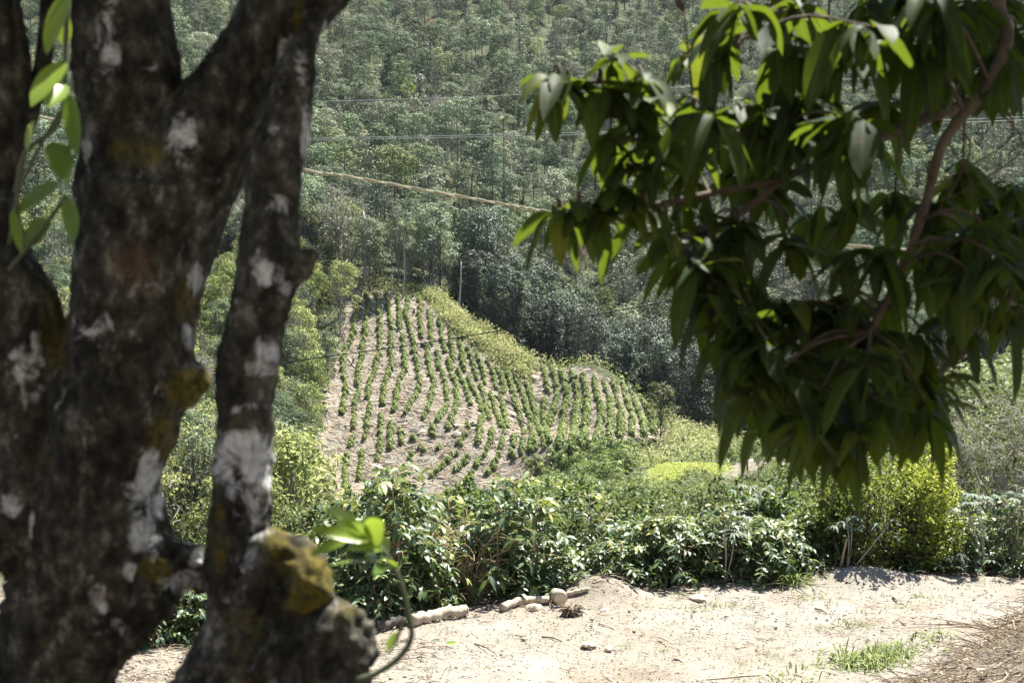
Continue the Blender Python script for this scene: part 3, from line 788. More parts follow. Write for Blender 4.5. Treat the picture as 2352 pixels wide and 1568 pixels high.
# ------------------------------------------------------------------ coffee rows on the field
C5 = lambda a, b: (784 + a * 0.3335, 522.6 + b * 0.3335)
C8 = lambda a, b: (784 + a * 0.3335, 1045 + b * 0.3335)
ROWS = [
    [(115, 490), (120, 550), (100, 620), (80, 740), (50, 820), (20, 900), (10, 1000), (30, 1100), (20, 1200), (0, 1300)],
    [(170, 470), (190, 560), (175, 640), (160, 760), (145, 880), (130, 960), (110, 1050), (120, 1160), (95, 1230), (85, 1400)],
    [(235, 460), (255, 560), (265, 660), (260, 760), (255, 900), (235, 1000), (195, 1100), (180, 1200)],
    [(310, 470), (320, 560), (340, 680), (345, 800), (345, 960), (310, 1060), (290, 1160), (285, 1240)],
    [(385, 490), (395, 600), (405, 710)], [(420, 760), (435, 900), (435, 1000), (400, 1080), (375, 1180), (370, 1290)],
    [(465, 490), (445, 590), (465, 690), (490, 790), (505, 900), (530, 1010)], [(545, 1050), (530, 1150), (480, 1230), (445, 1300)],
    [(535, 510), (540, 620), (545, 700), (550, 780)], [(600, 600), (615, 700), (625, 820)],
    [(590, 840), (600, 920), (615, 1010), (635, 1090), (620, 1180), (590, 1270), (565, 1330)],
    [(680, 640), (690, 760), (715, 880)], [(660, 870), (675, 980), (710, 1080), (720, 1160), (720, 1260), (685, 1310), (665, 1350)],
    [(745, 700), (760, 820), (770, 930)], [(740, 930), (760, 1030), (790, 1120), (800, 1190), (780, 1270), (760, 1340), (740, 1420)],
    [(810, 770), (830, 900), (845, 1000)], [(800, 990), (840, 1090), (870, 1180), (890, 1240)], [(870, 850), (900, 940), (930, 1060)],
    [(870, 1050), (900, 1120), (940, 1200), (965, 1290)], [(930, 890), (965, 980), (990, 1090)], [(960, 1110), (980, 1180), (1000, 1260), (1020, 1340)],
    [(1010, 940), (1040, 1030), (1065, 1130)], [(1030, 1160), (1050, 1240), (1080, 1330), (1100, 1400)], [(1070, 990), (1110, 1080), (1120, 1160)],
    [(1090, 1190), (1120, 1290), (1140, 1400)], [(1140, 1010), (1170, 1120), (1200, 1240), (1230, 1330), (1260, 1450)],
    [(1200, 1040), (1240, 1150), (1270, 1250), (1300, 1350), (1320, 1450), (1340, 1540)], [(1280, 1080), (1310, 1200), (1340, 1320), (1370, 1430), (1400, 1540)],
    [(1385, 970), (1410, 1060), (1425, 1160)], [(1400, 1210), (1390, 1300), (1400, 1400), (1430, 1500)],
    [(1440, 980), (1480, 1100), (1480, 1200), (1450, 1310), (1440, 1380)], [(1510, 1000), (1545, 1130), (1560, 1220), (1530, 1330), (1520, 1440), (1500, 1540)],
    [(1590, 1010), (1620, 1130), (1630, 1250), (1610, 1350), (1600, 1450), (1590, 1560)], [(1660, 1030), (1690, 1150), (1690, 1280), (1680, 1400), (1670, 1500)],
    [(1740, 1050), (1765, 1170), (1790, 1280), (1780, 1400), (1750, 1500)], [(1810, 1070), (1840, 1190), (1860, 1300), (1850, 1400), (1840, 1480)],
    [(1875, 1070), (1895, 1190), (1925, 1300), (1930, 1390), (1920, 1460)], [(1935, 1100), (1960, 1210), (2000, 1320), (2000, 1450)],
    [(2000, 1170), (2040, 1280), (2080, 1380), (2080, 1450)], [(2060, 1200), (2110, 1300), (2140, 1390), (2150, 1440)], [(2130, 1290), (2180, 1400)],
    [(275, 1300), (270, 1400), (265, 1500), (270, 1560)], [(340, 1370), (340, 1450), (335, 1550)], [(410, 1420), (420, 1500)], [(195, 1250), (180, 1360), (160, 1480)],
    [(85, 1450), (55, 1540)], [(965, 1330), (950, 1430), (935, 1520)], [(1040, 1410), (1030, 1480), (1000, 1550)], [(1115, 1440), (1100, 1540)], [(1190, 1460), (1180, 1540)],
    [(625, 1400), (632, 1460)], [(555, 1530), (565, 1555)], [(865, 1370), (880, 1400)], [(490, 1470), (492, 1485)], [(800, 1525), (850, 1450)], [(670, 1530), (675, 1545)],
    [(1245, 1500), (1240, 1560)], [(1300, 1480), (1310, 1560)],
]
ROWS = [[C5(*p) for p in r] for r in ROWS]
ROWS += [[C8(*p) for p in r] for r in [
    [(140, 10), (130, 100), (130, 190)], [(255, 5), (250, 60)], [(480, 0), (480, 60)], [(700, 100), (650, 145), (600, 190)], [(800, 10), (720, 70)], [(870, 40), (830, 90), (780, 140)],
    [(980, 20), (930, 100)], [(1090, 20), (1050, 90), (1000, 160)], [(900, 140), (860, 210)], [(30, 20), (30, 150), (30, 270)], [(1170, 0), (1180, 40)], [(1250, 0), (1260, 50)]]]


def field_plant(seed, r, h, n):
    gg = Geo()
    rg = np.random.default_rng(seed)
    u = nrmz(rg.normal(size=(n, 3))); u[:, 2] = np.abs(u[:, 2]) * 1.0 - 0.15
    rr = rg.uniform(0.35, 1, n) ** 0.6
    pos = u * rr[:, None] * [r, r, h]; pos[:, 2] = np.maximum(pos[:, 2] + 0.12 * h, 0.03)
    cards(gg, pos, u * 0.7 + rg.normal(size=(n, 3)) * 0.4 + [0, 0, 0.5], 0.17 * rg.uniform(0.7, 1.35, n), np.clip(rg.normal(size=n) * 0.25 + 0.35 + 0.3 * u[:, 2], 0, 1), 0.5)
    tube(gg, [[0, 0, -0.3], [0, 0, h * 0.7]], [0.02, 0.012], 4, 0.1)
    return gg


FP = [field_plant(300 + i, 0.37, 0.80, 170) for i in range(5)]
FPM = [q.mesh('field_coffee_plant', M['fieldcoffee'], False) for q in FP]
spots = []
for r in ROWS:
    w = np.array([hit(a, b, 90) for a, b in r])
    if len(w) < 2: continue
    seg = np.linalg.norm(np.diff(w, axis=0), axis=1); tot = seg.sum()
    m = max(2, int(tot / 0.42) + 1)
    c = curve(w[:, :2], max(m, 3))
    for x, y in c:
        if RNG.random() < 0.05: continue
        x += RNG.normal() * 0.12; y += RNG.normal() * 0.15
        spots.append((x, y, float(H(x, y)) + LIFT, RNG.uniform(0.75, 1.3)))
spots = np.array(spots)
dp = np.array([to_print(*s[:3]) for s in spots])
# the right-hand rows hold older, fuller plants
spots[:, 3] *= np.where((dp[:, 0] > 1250) & (dp[:, 1] > 930), 1.3, 1.0)
order = np.argsort(np.linalg.norm(spots[:, :3], axis=1) / spots[:, 3])
g = Geo()
for j, i in enumerate(order):
    x, y, z, s = spots[i]; k = int(RNG.integers(5)); a = RNG.uniform(0, 6.28)
    if j < 290:
        o = obj('coffee_plant', FPM[k], None, (x, y, z)); o.rotation_euler = (0, 0, a); o.scale = (s, s, s)
        tag(o, 'small leafy coffee plant set in a row on the bare tan slope', 'coffee plant', 'young coffee plants in rows on the slope')
    else:
        V, F, T, A = FP[k].arrays(); ca, sa = math.cos(a), math.sin(a)
        g.add(V @ np.array([[ca, -sa, 0], [sa, ca, 0], [0, 0, 1]]).T * s + [x, y, z], F, T)
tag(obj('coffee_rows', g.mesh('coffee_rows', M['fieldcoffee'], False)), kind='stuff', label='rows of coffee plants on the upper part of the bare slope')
print('coffee plants', len(spots))

# dry litter on the field
p = np.array(FIELD); q = RNG.uniform(p.min(0), p.max(0), (30000, 2)); q = q[in_poly(q[:, 0], q[:, 1], FIELD)][:9500]
g = Geo(); n = len(q)
a = RNG.normal(size=n) * 0.6 - 0.5; L = RNG.uniform(0.3, 1.6, n) ** 1.4 * 0.8; wd = RNG.uniform(0.025, 0.075, n)
d = np.stack([np.cos(a), np.sin(a)], 1); e0 = q - d * L[:, None] / 2; e1 = q + d * L[:, None] / 2
nn = np.stack([-d[:, 1], d[:, 0]], 1) * wd[:, None] / 2
def lift(v, dz): return np.concatenate([v, (H(v[:, 0], v[:, 1]) + LIFT + dz)[:, None]], 1)
V = np.stack([lift(e0 - nn, 0.08), lift(e1 - nn, 0.1), lift(e1 + nn, 0.1), lift(e0 + nn, 0.08), lift(e0, 0.16), lift(e1, 0.18)], 1)
b0 = np.arange(n)[:, None] * 6
F = np.concatenate([b0 + np.array([[0, 1, 5, 4]]), b0 + np.array([[4, 5, 2, 3]])])
g.add(V.reshape(-1, 3), F, np.repeat(RNG.random(n) ** 0.8, 6))
tag(obj('crop_litter', g.mesh('crop_litter', M['deadtwig'], False)), kind='stuff', label='dry sticks and straw strewn over the field soil')


def log_obj(name, a, b, r0, r1, mat, label, cat='log', lift_=0.0, parts=None, seg=9, wob=0.06, group=None):
    a, b = np.array(a, float), np.array(b, float); base = (a + b) / 2
    t = np.linspace(0, 1, seg)[:, None]
    pth = a + (b - a) * t + np.stack([np.sin(t[:, 0] * 5 + r0 * 90) * wob * np.linalg.norm(b - a) * 0.5, np.zeros(seg), np.sin(t[:, 0] * 4 + 1) * r0 * 0.25], 1)
    gg = Geo(); tube(gg, pth - base, np.linspace(r0, r1, seg) * (1 + RNG.uniform(-0.09, 0.09, seg)), 12, 0.5, 0.05)
    o = obj(name, gg.mesh(name, mat), None, base)
    return tag(o, label, cat, group)


def field_pt(a, b, up=0.0):
    v = hit(*C5(a, b), 90); v[2] += LIFT + up; return v


for (p0, p1, r0, m, lab) in [
    ((70, 530), (290, 650), 0.16, 'log', 'pale fallen log across the top of the leftmost coffee rows'),
    ((300, 670), (450, 750), 0.14, 'log', 'pale fallen log lying just below the topmost one in the field'),
    ((690, 790), (880, 950), 0.15, 'charlog', 'dark fallen log running down beside the fern scrub'),
    ((890, 965), (960, 1030), 0.12, 'charlog', 'short dark log at the foot of the long one beside the scrub'),
    ((925, 1160), (1010, 1200), 0.20, 'charlog', 'thick charred log lying in the middle of the field'),
    ((1060, 1180), (1290, 1290), 0.20, 'charlog', 'long charred log slanting through the central rows'),
    ((1180, 1300), (1370, 1480), 0.13, 'charlog', 'dark log slanting down under the central rows'),
    ((20, 900), (140, 1010), 0.08, 'log', 'thin pale stick lying at the left edge of the field'),
    ((500, 860), (640, 950), 0.09, 'log', 'thin pale pole lying in the upper middle of the field'),
    ((1280, 935), (1420, 985), 0.14, 'log', 'grey log at the top corner of the right-hand rows'),
    ((1440, 985), (1640, 1020), 0.10, 'log', 'thin grey pole along the top edge of the right-hand rows'),
    ((1330, 1490), (1440, 1540), 0.10, 'charlog', 'dark stick on the lower edge of the field')]:
    log_obj('fallen_log', field_pt(*p0, r0 * 0.7), field_pt(*p1, r0 * 0.7), r0, r0 * 0.75, M[m], lab, 'log')
for (c, h, r, lab) in [((137, 490), 1.1, 0.11, 'short charred stump by the top left of the field'), ((195, 445), 1.2, 0.12, 'charred stump standing at the very top of the field'),
                       ((175, 575), 0.8, 0.22, 'squat black stump in the second coffee row'), ((560, 830), 0.55, 0.32, 'squat black stump in the upper middle of the field'),
                       ((500, 600), 0.7, 0.13, 'leaning dark stump between two upper rows'), ((80, 950), 0.8, 0.12, 'small brown stump between the leftmost rows')]:
    v = field_pt(*c)
    gg = Geo(); tube(gg, [[0, 0, -0.3], [0.02, 0, h * 0.5], [0.08, 0, h]], [r * 1.25, r, r * 0.85], 9, 0.4, 0.12)
    tag(obj('tree_stump', gg.mesh('tree_stump', M['charlog']), None, v), lab, 'stump')


def rock_mesh(seed, mat, flat=0.7, sub=3):
    import bmesh
    bm = bmesh.new(); bmesh.ops.create_icosphere(bm, subdivisions=sub, radius=1.0)
    o = Vector((seed * 3.1, seed * 1.7, 0))
    for v in bm.verts:
        c = v.co.copy()
        d = 1 + 0.45 * mnoise.noise(c * 0.9 + o) + 0.14 * mnoise.noise(c * 2.6 + o)
        v.co = Vector((c.x * d * 1.2, c.y * d, max(c.z * d, -0.6) * flat))
        for ax in ((0.6, -0.5, 0.6), (-0.7, -0.3, 0.5), (0.1, -0.9, 0.1), (0, 0.1, 1)):
            q = Vector(ax).normalized(); k = v.co.dot(q)
            if k > 0.62: v.co -= q * (k - 0.62) * 0.85
    me = bpy.data.meshes.new('rock'); bm.to_mesh(me); bm.free(); me.materials.append(mat)
    return me


for i, (c, s, lab) in enumerate([((1330, 1060), 0.85, 'large brown boulder at the foot of the fern scrub'), ((800, 1440), 0.75, 'broad pale rock in the lower middle of the field'),
                                 ((800, 1380), 0.55, 'brown rock with a shadowed hollow in the lower field'), ((900, 1365), 0.65, 'light flat rock beside a lone coffee plant low in the field'),
                                 ((550, 1435), 0.7, 'flat tan rock on the bare lower left of the field'), ((1160, 1020), 0.3, 'small white stone just below the fern scrub'),
                                 ((295, 650), 0.4, 'small white rock between two upper rows'), ((205, 1375), 0.35, 'pale stone in the lower left row')]):
    v = field_pt(*c)
    o = tag(obj('field_rock', rock_mesh(10 + i, M['rock']), None, v), lab, 'rock'); o.scale = (s, s, s); o.rotation_euler = (0.3, 0, i * 1.3)

# ------------------------------------------------------------------ trees around the field
SK = [
    ('bushy', dict(h=7.0, cw=5.6, base=1.0, ncl=26, nleaf=4200, size=0.24, trunk_r=0.12, sparse=1), 'sunny'),
    ('bushy', dict(h=6.0, cw=5.2, base=0.5, ncl=26, nleaf=4000, size=0.22, trunk_r=0.10, sparse=1), 'sunny'),
    ('slim', dict(h=9.0, cw=4.4, base=2.8, ncl=22, nleaf=2400, size=0.23, trunk_r=0.10, sparse=3), 'sunny'),
    ('slim', dict(h=9.5, cw=4.8, base=4.0, ncl=20, nleaf=1700, size=0.23, trunk_r=0.10, sparse=4), 'sunny'),
    ('shrub', dict(h=3.2, cw=4.0, base=0.1, ncl=20, nleaf=3200, size=0.17, trunk_r=0.06), 'sunny'),
]
SB = [bake_tree(k + '_tree', 400 + i, lm, 'palebark', **kw) for i, (k, kw, lm) in enumerate(SK)]
SLAB = {'bushy': ('sunlit bushy tree with yellow-green leaves down to the ground left of the field', 'bushy trees on the sunny slope left of the field'),
        'slim': ('slim pale-stemmed tree with an open light green crown left of the field', 'slim trees on the sunny slope left of the field'),
        'shrub': ('low rounded yellow-green shrub on the sunny slope left of the field', 'low shrubs on the sunny slope left of the field')}
left = poisson(lambda y: -0.44 * y, lambda y: -0.10 * y, 52, 215, lambda y: 4.2 if y < 110 else 4.6)
n_left = 0
for x, y in left:
    z = float(H(x, y)); dx, dy = to_print(x, y, z)
    if dx > 815 or dx < -80: continue
    lim = np.interp(dy, [600, 700, 830, 960, 1080, 1200, 1400], [812, 795, 772, 742, 722, 690, 650])
    if dx > lim: continue
    tall = y > 150
    k = int(RNG.choice(5, p=[0.22, 0.2, 0.24, 0.22, 0.12] if tall else [0.34, 0.3, 0.12, 0.06, 0.18]))
    s = RNG.uniform(0.75, 1.15) * (1.12 if tall else 0.9)
    if RNG.random() < 0.30:
        kk = int(RNG.choice([0, 1, 2, 3, 4, 5, 10])); big = 0.62 if y < 110 else 0.8
        put_tree(BAKED[kk], 'slope_tree', {0: 'grey-green round-crowned tree', 2: 'tall grey-green tree on a pale stem', 4: 'sparse twiggy tree', 10: 'leafless grey tree'}[kk - kk % 2] + ' among the yellow-green bushes left of the field', 'tree', (x, y, z - 0.2), RNG.uniform(0.75, 1.1) * big,
                 group={0: 'round', 2: 'tall', 4: 'twiggy', 10: 'leafless'}[kk - kk % 2] + ' trees among the bushes left of the field')
        n_left += 1
        continue
    key = SK[k][0]
    put_tree(SB[k], 'bushy_tree' if key == 'bushy' else ('slim_tree' if key == 'slim' else 'shrub'), SLAB[key][0], 'shrub' if key == 'shrub' else 'tree', (x, y, z - 0.2), s, group=SLAB[key][1])
    n_left += 1
print('left trees', n_left)

# shrubs and trees on the right-hand slope and in the valley before the meadow
SB2 = [bake_tree(k + '_bush', 420 + i, 'midgreen', 'palebark', **kw) for i, (k, kw, lm) in enumerate(SK)]
RL = {'bushy': ('bushy green tree on the near slope to the right under the overhanging branch', 'bushy trees on the right-hand slope'),
      'slim': ('slim open-crowned tree on the near slope to the right under the overhanging branch', 'slim trees on the right-hand slope'),
      'shrub': ('low rounded shrub on the near slope between the hedge and the clearing', 'shrubs between the hedge and the clearing')}
right = poisson(lambda y: 0.0 * y, lambda y: 0.43 * y, 30, 150, lambda y: 3.4 if y < 60 else 4.4)
for x, y in right:
    z = float(H(x, y)); dx, dy = to_print(x, y, z)
    if any(in_poly(np.array(x), np.array(y), q) for q in (FIELD, MEADOW, BARE, SCRUB2)): continue
    if dx < 1180: continue
    hmax = np.interp(dx, [1180, 1450, 1700, 1860, 1960, 2200, 2400], [1110, 1120, 1118, 1085, 1000, 900, 800])   # skyline in print rows
    hmax = hmax + 26 * math.sin(dx * 0.031 + y * 0.5) + RNG.normal() * 14
    room = (dy - hmax) * mscale(y)
    if room < 0.5: continue
    k = 4 if room < 4 or dx < 1800 else int(RNG.choice(5, p=[0.3, 0.3, 0.15, 0.1, 0.15]))
    hk = SK[k][1]['h'] * 1.02
    s = min(RNG.uniform(0.7, 1.1), room / hk)
    if s < 0.16: continue
    key = SK[k][0]
    put_tree(SB2[k], 'bushy_tree' if key == 'bushy' else ('slim_tree' if key == 'slim' else 'shrub'), RL[key][0], 'shrub' if key == 'shrub' else 'tree', (x, y, z - 0.1), s, group=RL[key][1])

# coffee block below the field and the planted rows beside the clearing
CB = bake_tree('coffee_bush_small', 450, 'fieldcoffee', 'darkbark', h=1.7, cw=1.6, base=0.15, ncl=14, nleaf=700, size=0.17, trunk_r=0.03)
blk = [tuple(hit(a, b, 60)[:2]) for a, b in [(1215, 1092), (1280, 1050), (1440, 1030), (1455, 1080), (1430, 1120), (1250, 1125)]]
p = np.array(blk)
X, Y = np.meshgrid(np.arange(p[:, 0].min(), p[:, 0].max(), 1.5), np.arange(p[:, 1].min(), p[:, 1].max(), 1.9))
for x, y in zip(X.ravel(), Y.ravel()):
    x += RNG.normal() * 0.3; y += RNG.normal() * 0.3
    if not in_poly(np.array(x), np.array(y), blk): continue
    put_tree(CB, 'coffee_bush', 'dark full-grown coffee bush in the dense block below the field', 'coffee bush', (x, y, float(H(x, y))), RNG.uniform(0.85, 1.25), group='coffee bushes of the dense block below the field')
for r in [[(1625, 1052), (1650, 1045), (1700, 1030)], [(1660, 1060), (1700, 1046), (1760, 1030)], [(1690, 1068), (1730, 1052), (1800, 1034)], [(1735, 1070), (1770, 1058), (1830, 1042)], [(1775, 1074), (1810, 1062), (1850, 1050)]]:
    w = np.array([hit(a, b, 60) for a, b in r]); tot = np.linalg.norm(np.diff(w, axis=0), axis=1).sum()
    for x, y in curve(w[:, :2], max(3, int(tot / 1.3))):
        put_tree(CB, 'coffee_bush', 'young coffee bush in the short rows beside the grass clearing', 'coffee bush', (x, y, float(H(x, y)) + 0.15), RNG.uniform(0.45, 0.7), group='coffee bushes in the rows beside the clearing')

for (a, b, lab) in [((1716, 1100), (1716, 1058), 'dark wooden fence post between the clearing and the planted rows'), ((1743, 1102), (1743, 1068), 'thin wooden fence post right of the darker post by the clearing')]:
    v = hit(*a, 60); hgt = (a[1] - b[1]) * mscale(v[1])
    gg = Geo(); tube(gg, [[0, 0, -0.3], [0.02, 0, hgt * 0.5], [0, 0, hgt]], [0.09, 0.085, 0.08], 7, 0.2, 0.08)
    tag(obj('fence_post', gg.mesh('fence_post', M['darkbark']), None, v), lab, 'fence post')


# ------------------------------------------------------------------ landmark trees
def solo(name, label, cat, bx, by, hprint, kw, leafmat, bark='palebark', seed=1, y0=150, dist=None, wprint=None):
    v = hit(bx, by, y0) if dist is None else np.append(P(bx, by, dist)[:2], 0)
    if dist is not None: v[2] = float(H(v[0], v[1]))
    h = hprint * mscale(v[1]); k = dict(kw); k['h'] = h
    k['cw'] = (wprint * mscale(v[1])) if wprint else k.get('cw', h * 0.5)
    k['base'] = h * k.get('base', 0.3)
    b = bake_tree(name, seed, leafmat, bark, **k)
    return put_tree(b, name, label, cat, v, 1.0, 0.0)


solo('broadleaf_tree', 'single bright lemon-green tree standing out on the dark far slope', 'tree', 940, 262, 82, dict(base=0.2, ncl=22, nleaf=1600, size=0.4, trunk_r=0.15, flat=0.8), 'lemon', seed=21, wprint=42)
solo('umbrella_tree', 'flat-topped tree with bare forked limbs near the upper cable', 'tree', 1086, 262, 84, dict(base=0.75, ncl=16, nleaf=700, size=0.4, trunk_r=0.2, shape='flat', sparse=2), 'forest', seed=22, wprint=62)
solo('bare_tree', 'grey-brown leafless tree below the lemon-green tree', 'tree', 1012, 300, 78, dict(base=0.4, ncl=22, nleaf=500, size=0.3, trunk_r=0.16, sparse=8), 'greytwig', seed=23, wprint=84)
solo('russet_tree', 'dark russet tree high on the far slope', 'tree', 990, 100, 52, dict(base=0.2, ncl=20, nleaf=1400, size=0.5, trunk_r=0.18), 'redtree', seed=24, wprint=52)
solo('russet_tree', 'reddish-brown tree beside the hanging leaves behind the field', 'tree', 1325, 655, 92, dict(base=0.4, ncl=24, nleaf=1500, size=0.3, trunk_r=0.16, sparse=4), 'redtree', seed=25, wprint=62)
solo('lone_tree', 'dark lone tree on a thin bare trunk at the right end of the field', 'tree', 1517, 1020, 138, dict(base=0.38, ncl=22, nleaf=1700, size=0.26, trunk_r=0.09, lean=0.1, sparse=2), 'forest', 'darkbark', seed=26, y0=120, wprint=72)
solo('round_shrub', 'small dark round tree at the left edge of the field', 'tree', 752, 860, 84, dict(base=0.5, ncl=16, nleaf=1500, size=0.22, trunk_r=0.07, lean=0.1), 'fieldcoffee', 'darkbark', seed=27, y0=100, wprint=62)
for i, (bx, by, hp, wp, lab) in enumerate([(790, 650, 175, 100, 'bare pale dead tree with crooked limbs above the top left of the field'),
                                           (1165, 700, 150, 130, 'leaning grey dead tree with arching limbs right of the tall white pole'),
                                           (655, 880, 190, 60, 'thin bare grey tree beside the slender mossy stem'),
                                           (545, 640, 190, 40, 'two-limbed bare pale tree seen between the two mossy stems')]):
    solo('dead_tree', lab, 'dead tree', bx, by, hp, dict(base=0.45, ncl=14, nleaf=60, size=0.25, trunk_r=0.16, sparse=4, lean=0.8), 'greytwig', 'palebark', seed=40 + i, wprint=wp, y0=90)
for (bx, by, tx, ty, r, lab) in [(838, 655, 834, 484, 0.36, 'thick broken dead trunk standing above the field'), (1052, 715, 1059, 600, 0.19, 'slim white dead pole beside the fern scrub'),
                                 (896, 690, 899, 628, 0.22, 'short broken trunk at the top of the field'), (925, 690, 929, 540, 0.12, 'thin pale dead pole behind the top of the field'),
                                 (1350, 700, 1322, 628, 0.17, 'leaning dead trunk near the reddish tree'), (786, 690, 784, 560, 0.1, 'thin pale pole at the top left corner of the field')]:
    v = hit(bx, by, 150); e = P(tx, ty, v[1]) - v
    gg = Geo(); tube(gg, curve([np.array([0, 0, -0.5]), e * 0.5 + [0.15, 0, 0], e], 8), np.linspace(r, r * 0.55, 8), 7, 0.75, 0.15)
    tube(gg, curve([e * 0.8, e * 0.86 + [0.5, 0, 0.4]], 3), [r * 0.4, r * 0.3, r * 0.15], 5, 0.8)
    tag(obj('dead_snag', gg.mesh('dead_snag', M['palebark']), None, v), lab, 'dead trunk')


def frond_plant(name, label, cat, loc, h, nf, L, leafmat, droop=0.9, trunk_r=0.1, leafw=0.09, nl=22, up=0.6, spread=0.55):
    t = thing(name, loc, label, cat)
    gg = Geo(); tube(gg, [[0, 0, -0.5], [0.1, 0, h * 0.5], [0, 0, h]], [trunk_r * 1.2, trunk_r, trunk_r * 0.9], 7, 0.3)
    obj('trunk', gg.mesh('palm_trunk', M['darkbark']), t)
    gg = Geo()
    for i in range(nf):
        a = i * 2.39996 + RNG.normal() * 0.2; el = up + RNG.normal() * 0.25
        d = np.array([math.cos(a) * math.cos(el), math.sin(a) * math.cos(el), math.sin(el)])
        tt = np.linspace(0, 1, nl)[:, None]; LL = L * RNG.uniform(0.8, 1.1)
        ax = np.array([0, 0, h]) + d * LL * tt; ax[:, 2] -= droop * LL * tt[:, 0] ** 2 * 0.6
        tube(gg, ax[::3], np.linspace(0.03, 0.01, len(ax[::3])), 4, 0.8, cap=False)
        sd = nrmz(np.cross(d, [0, 0, 1.0]))
        for s in (-1, 1):
            ld = nrmz(sd * s + d * 0.7 + RNG.normal(size=(nl, 3)) * 0.1)
            leaves(gg, ax, ld, np.array([0, 0, 1.0]), L * spread * 0.5 * np.sin(np.linspace(0.25, PI - 0.15, nl)) + 0.05, leafw, 0.5, 2, 0.1, RNG.random(nl))
    obj('crown', gg.mesh('palm_crown', M[leafmat]), t)
    return t


for (bx, by, y, h, lab) in [(985, 460, 235, 3.2, 'pale palm with arching fronds low on the far slope'), (1010, 530, 212, 2.5, 'small shaded palm lower in the dark woods')]:
    v = P(bx, by, y); v[2] = float(H(v[0], v[1])); z = P(bx, by - 55, y)[2]
    frond_plant('palm_tree', lab, 'palm', v, max(1.5, z - v[2]), 11, 3.4, 'palm', 0.8, 0.12, 0.16)
for (bx, by, lab) in [(1157, 268, 'tree fern with a flat star of fronds below the upper cable'), (1130, 290, 'pale tree fern left of the double cable on the far slope'), (705, 285, 'dark tree fern next to the slender mossy stem')]:
    y = 262.0; v = P(bx, by, y); z = v[2]; v[2] = float(H(v[0], v[1]))
    frond_plant('tree_fern', lab, 'tree fern', v, max(3.0, z - v[2]), 13, 2.9, 'palm', 0.7, 0.12, 0.15, up=0.25)

# ------------------------------------------------------------------ hedge of coffee along the road
def coffee_bush(seed, h, w, nst, bare=0.0, leafL=0.145):
    global RNG
    keep = RNG; RNG = np.random.default_rng(seed)
    st, lf = Geo(), Geo()
    for s in range(nst):
        a = s * 2.4 + RNG.uniform(0, 1); r = 0.06 + 0.10 * w * (s > 0)
        b0 = np.array([math.cos(a) * r, math.sin(a) * r, -0.15]); hs = h * RNG.uniform(0.78, 1.0) if s else h
        tp = np.array([math.cos(a) * w * 0.22 * (s > 0), math.sin(a) * w * 0.22 * (s > 0), hs * 0.97])
        pth = curve([b0, b0 * 0.5 + tp * 0.5 + np.append(RNG.normal(size=2) * 0.05, 0), tp], 14)
        tube(st, pth, np.linspace(0.022, 0.007, 14), 5, RNG.uniform(0.3, 0.8))
        nn = int(hs / 0.065)
        for k in range(nn):
            f = 0.12 + 0.88 * k / nn
            if f < 0.35 and RNG.random() < 0.35: continue
            c = pth[min(13, int(f * 13.99))] + RNG.normal(size=3) * 0.01
            az = (k % 2) * PI / 2 + RNG.normal() * 0.5
            for sg in (0, PI):
                ln = w * 0.5 * (0.28 + 0.95 * math.sin(min(1, (1 - f) * 1.5 + 0.12) * PI * 0.55)) * RNG.uniform(0.6, 1.1)
                d = np.array([math.cos(az + sg), math.sin(az + sg), RNG.uniform(0.15, 0.75)]); d /= np.linalg.norm(d)
                m = max(3, int(ln / 0.07))
                t = np.linspace(0, 1, m)[:, None]
                bp = c + d * ln * t; bp[:, 2] -= 0.45 * ln * t[:, 0] ** 2
                tube(st, bp, np.linspace(0.006, 0.003, m), 3, RNG.uniform(0.4, 1), cap=False)
                sel = np.nonzero((t[:, 0] > (0.35 if f < 0.8 else 0.1)) & (RNG.random(m) > bare))[0]
                if len(sel) == 0: continue
                tan = nrmz(np.gradient(bp, axis=0))[sel]; sd = nrmz(np.cross(tan, [0, 0, 1.0]))
                for q in (-1, 1):
                    ld = nrmz(sd * q * 0.8 + tan * 0.65 + RNG.normal(size=(len(sel), 3)) * 0.42 + [0, 0, 0.05])
                    up = RNG.normal(size=(len(sel), 3)) * 0.35 + [0, 0, 1.0]
                    LL = leafL * RNG.uniform(0.65, 1.25, len(sel))
                    young = np.clip(RNG.normal(size=len(sel)) * 0.24 + 0.34 + 0.28 * (f > 0.9), 0, 1)
                    leaves(lf, bp[sel], ld, up, LL, LL * 0.44, RNG.uniform(0.05, 0.65, len(sel)), 4, 0.14, young, 0.5, 0.035)
    RNG = keep
    return st, lf


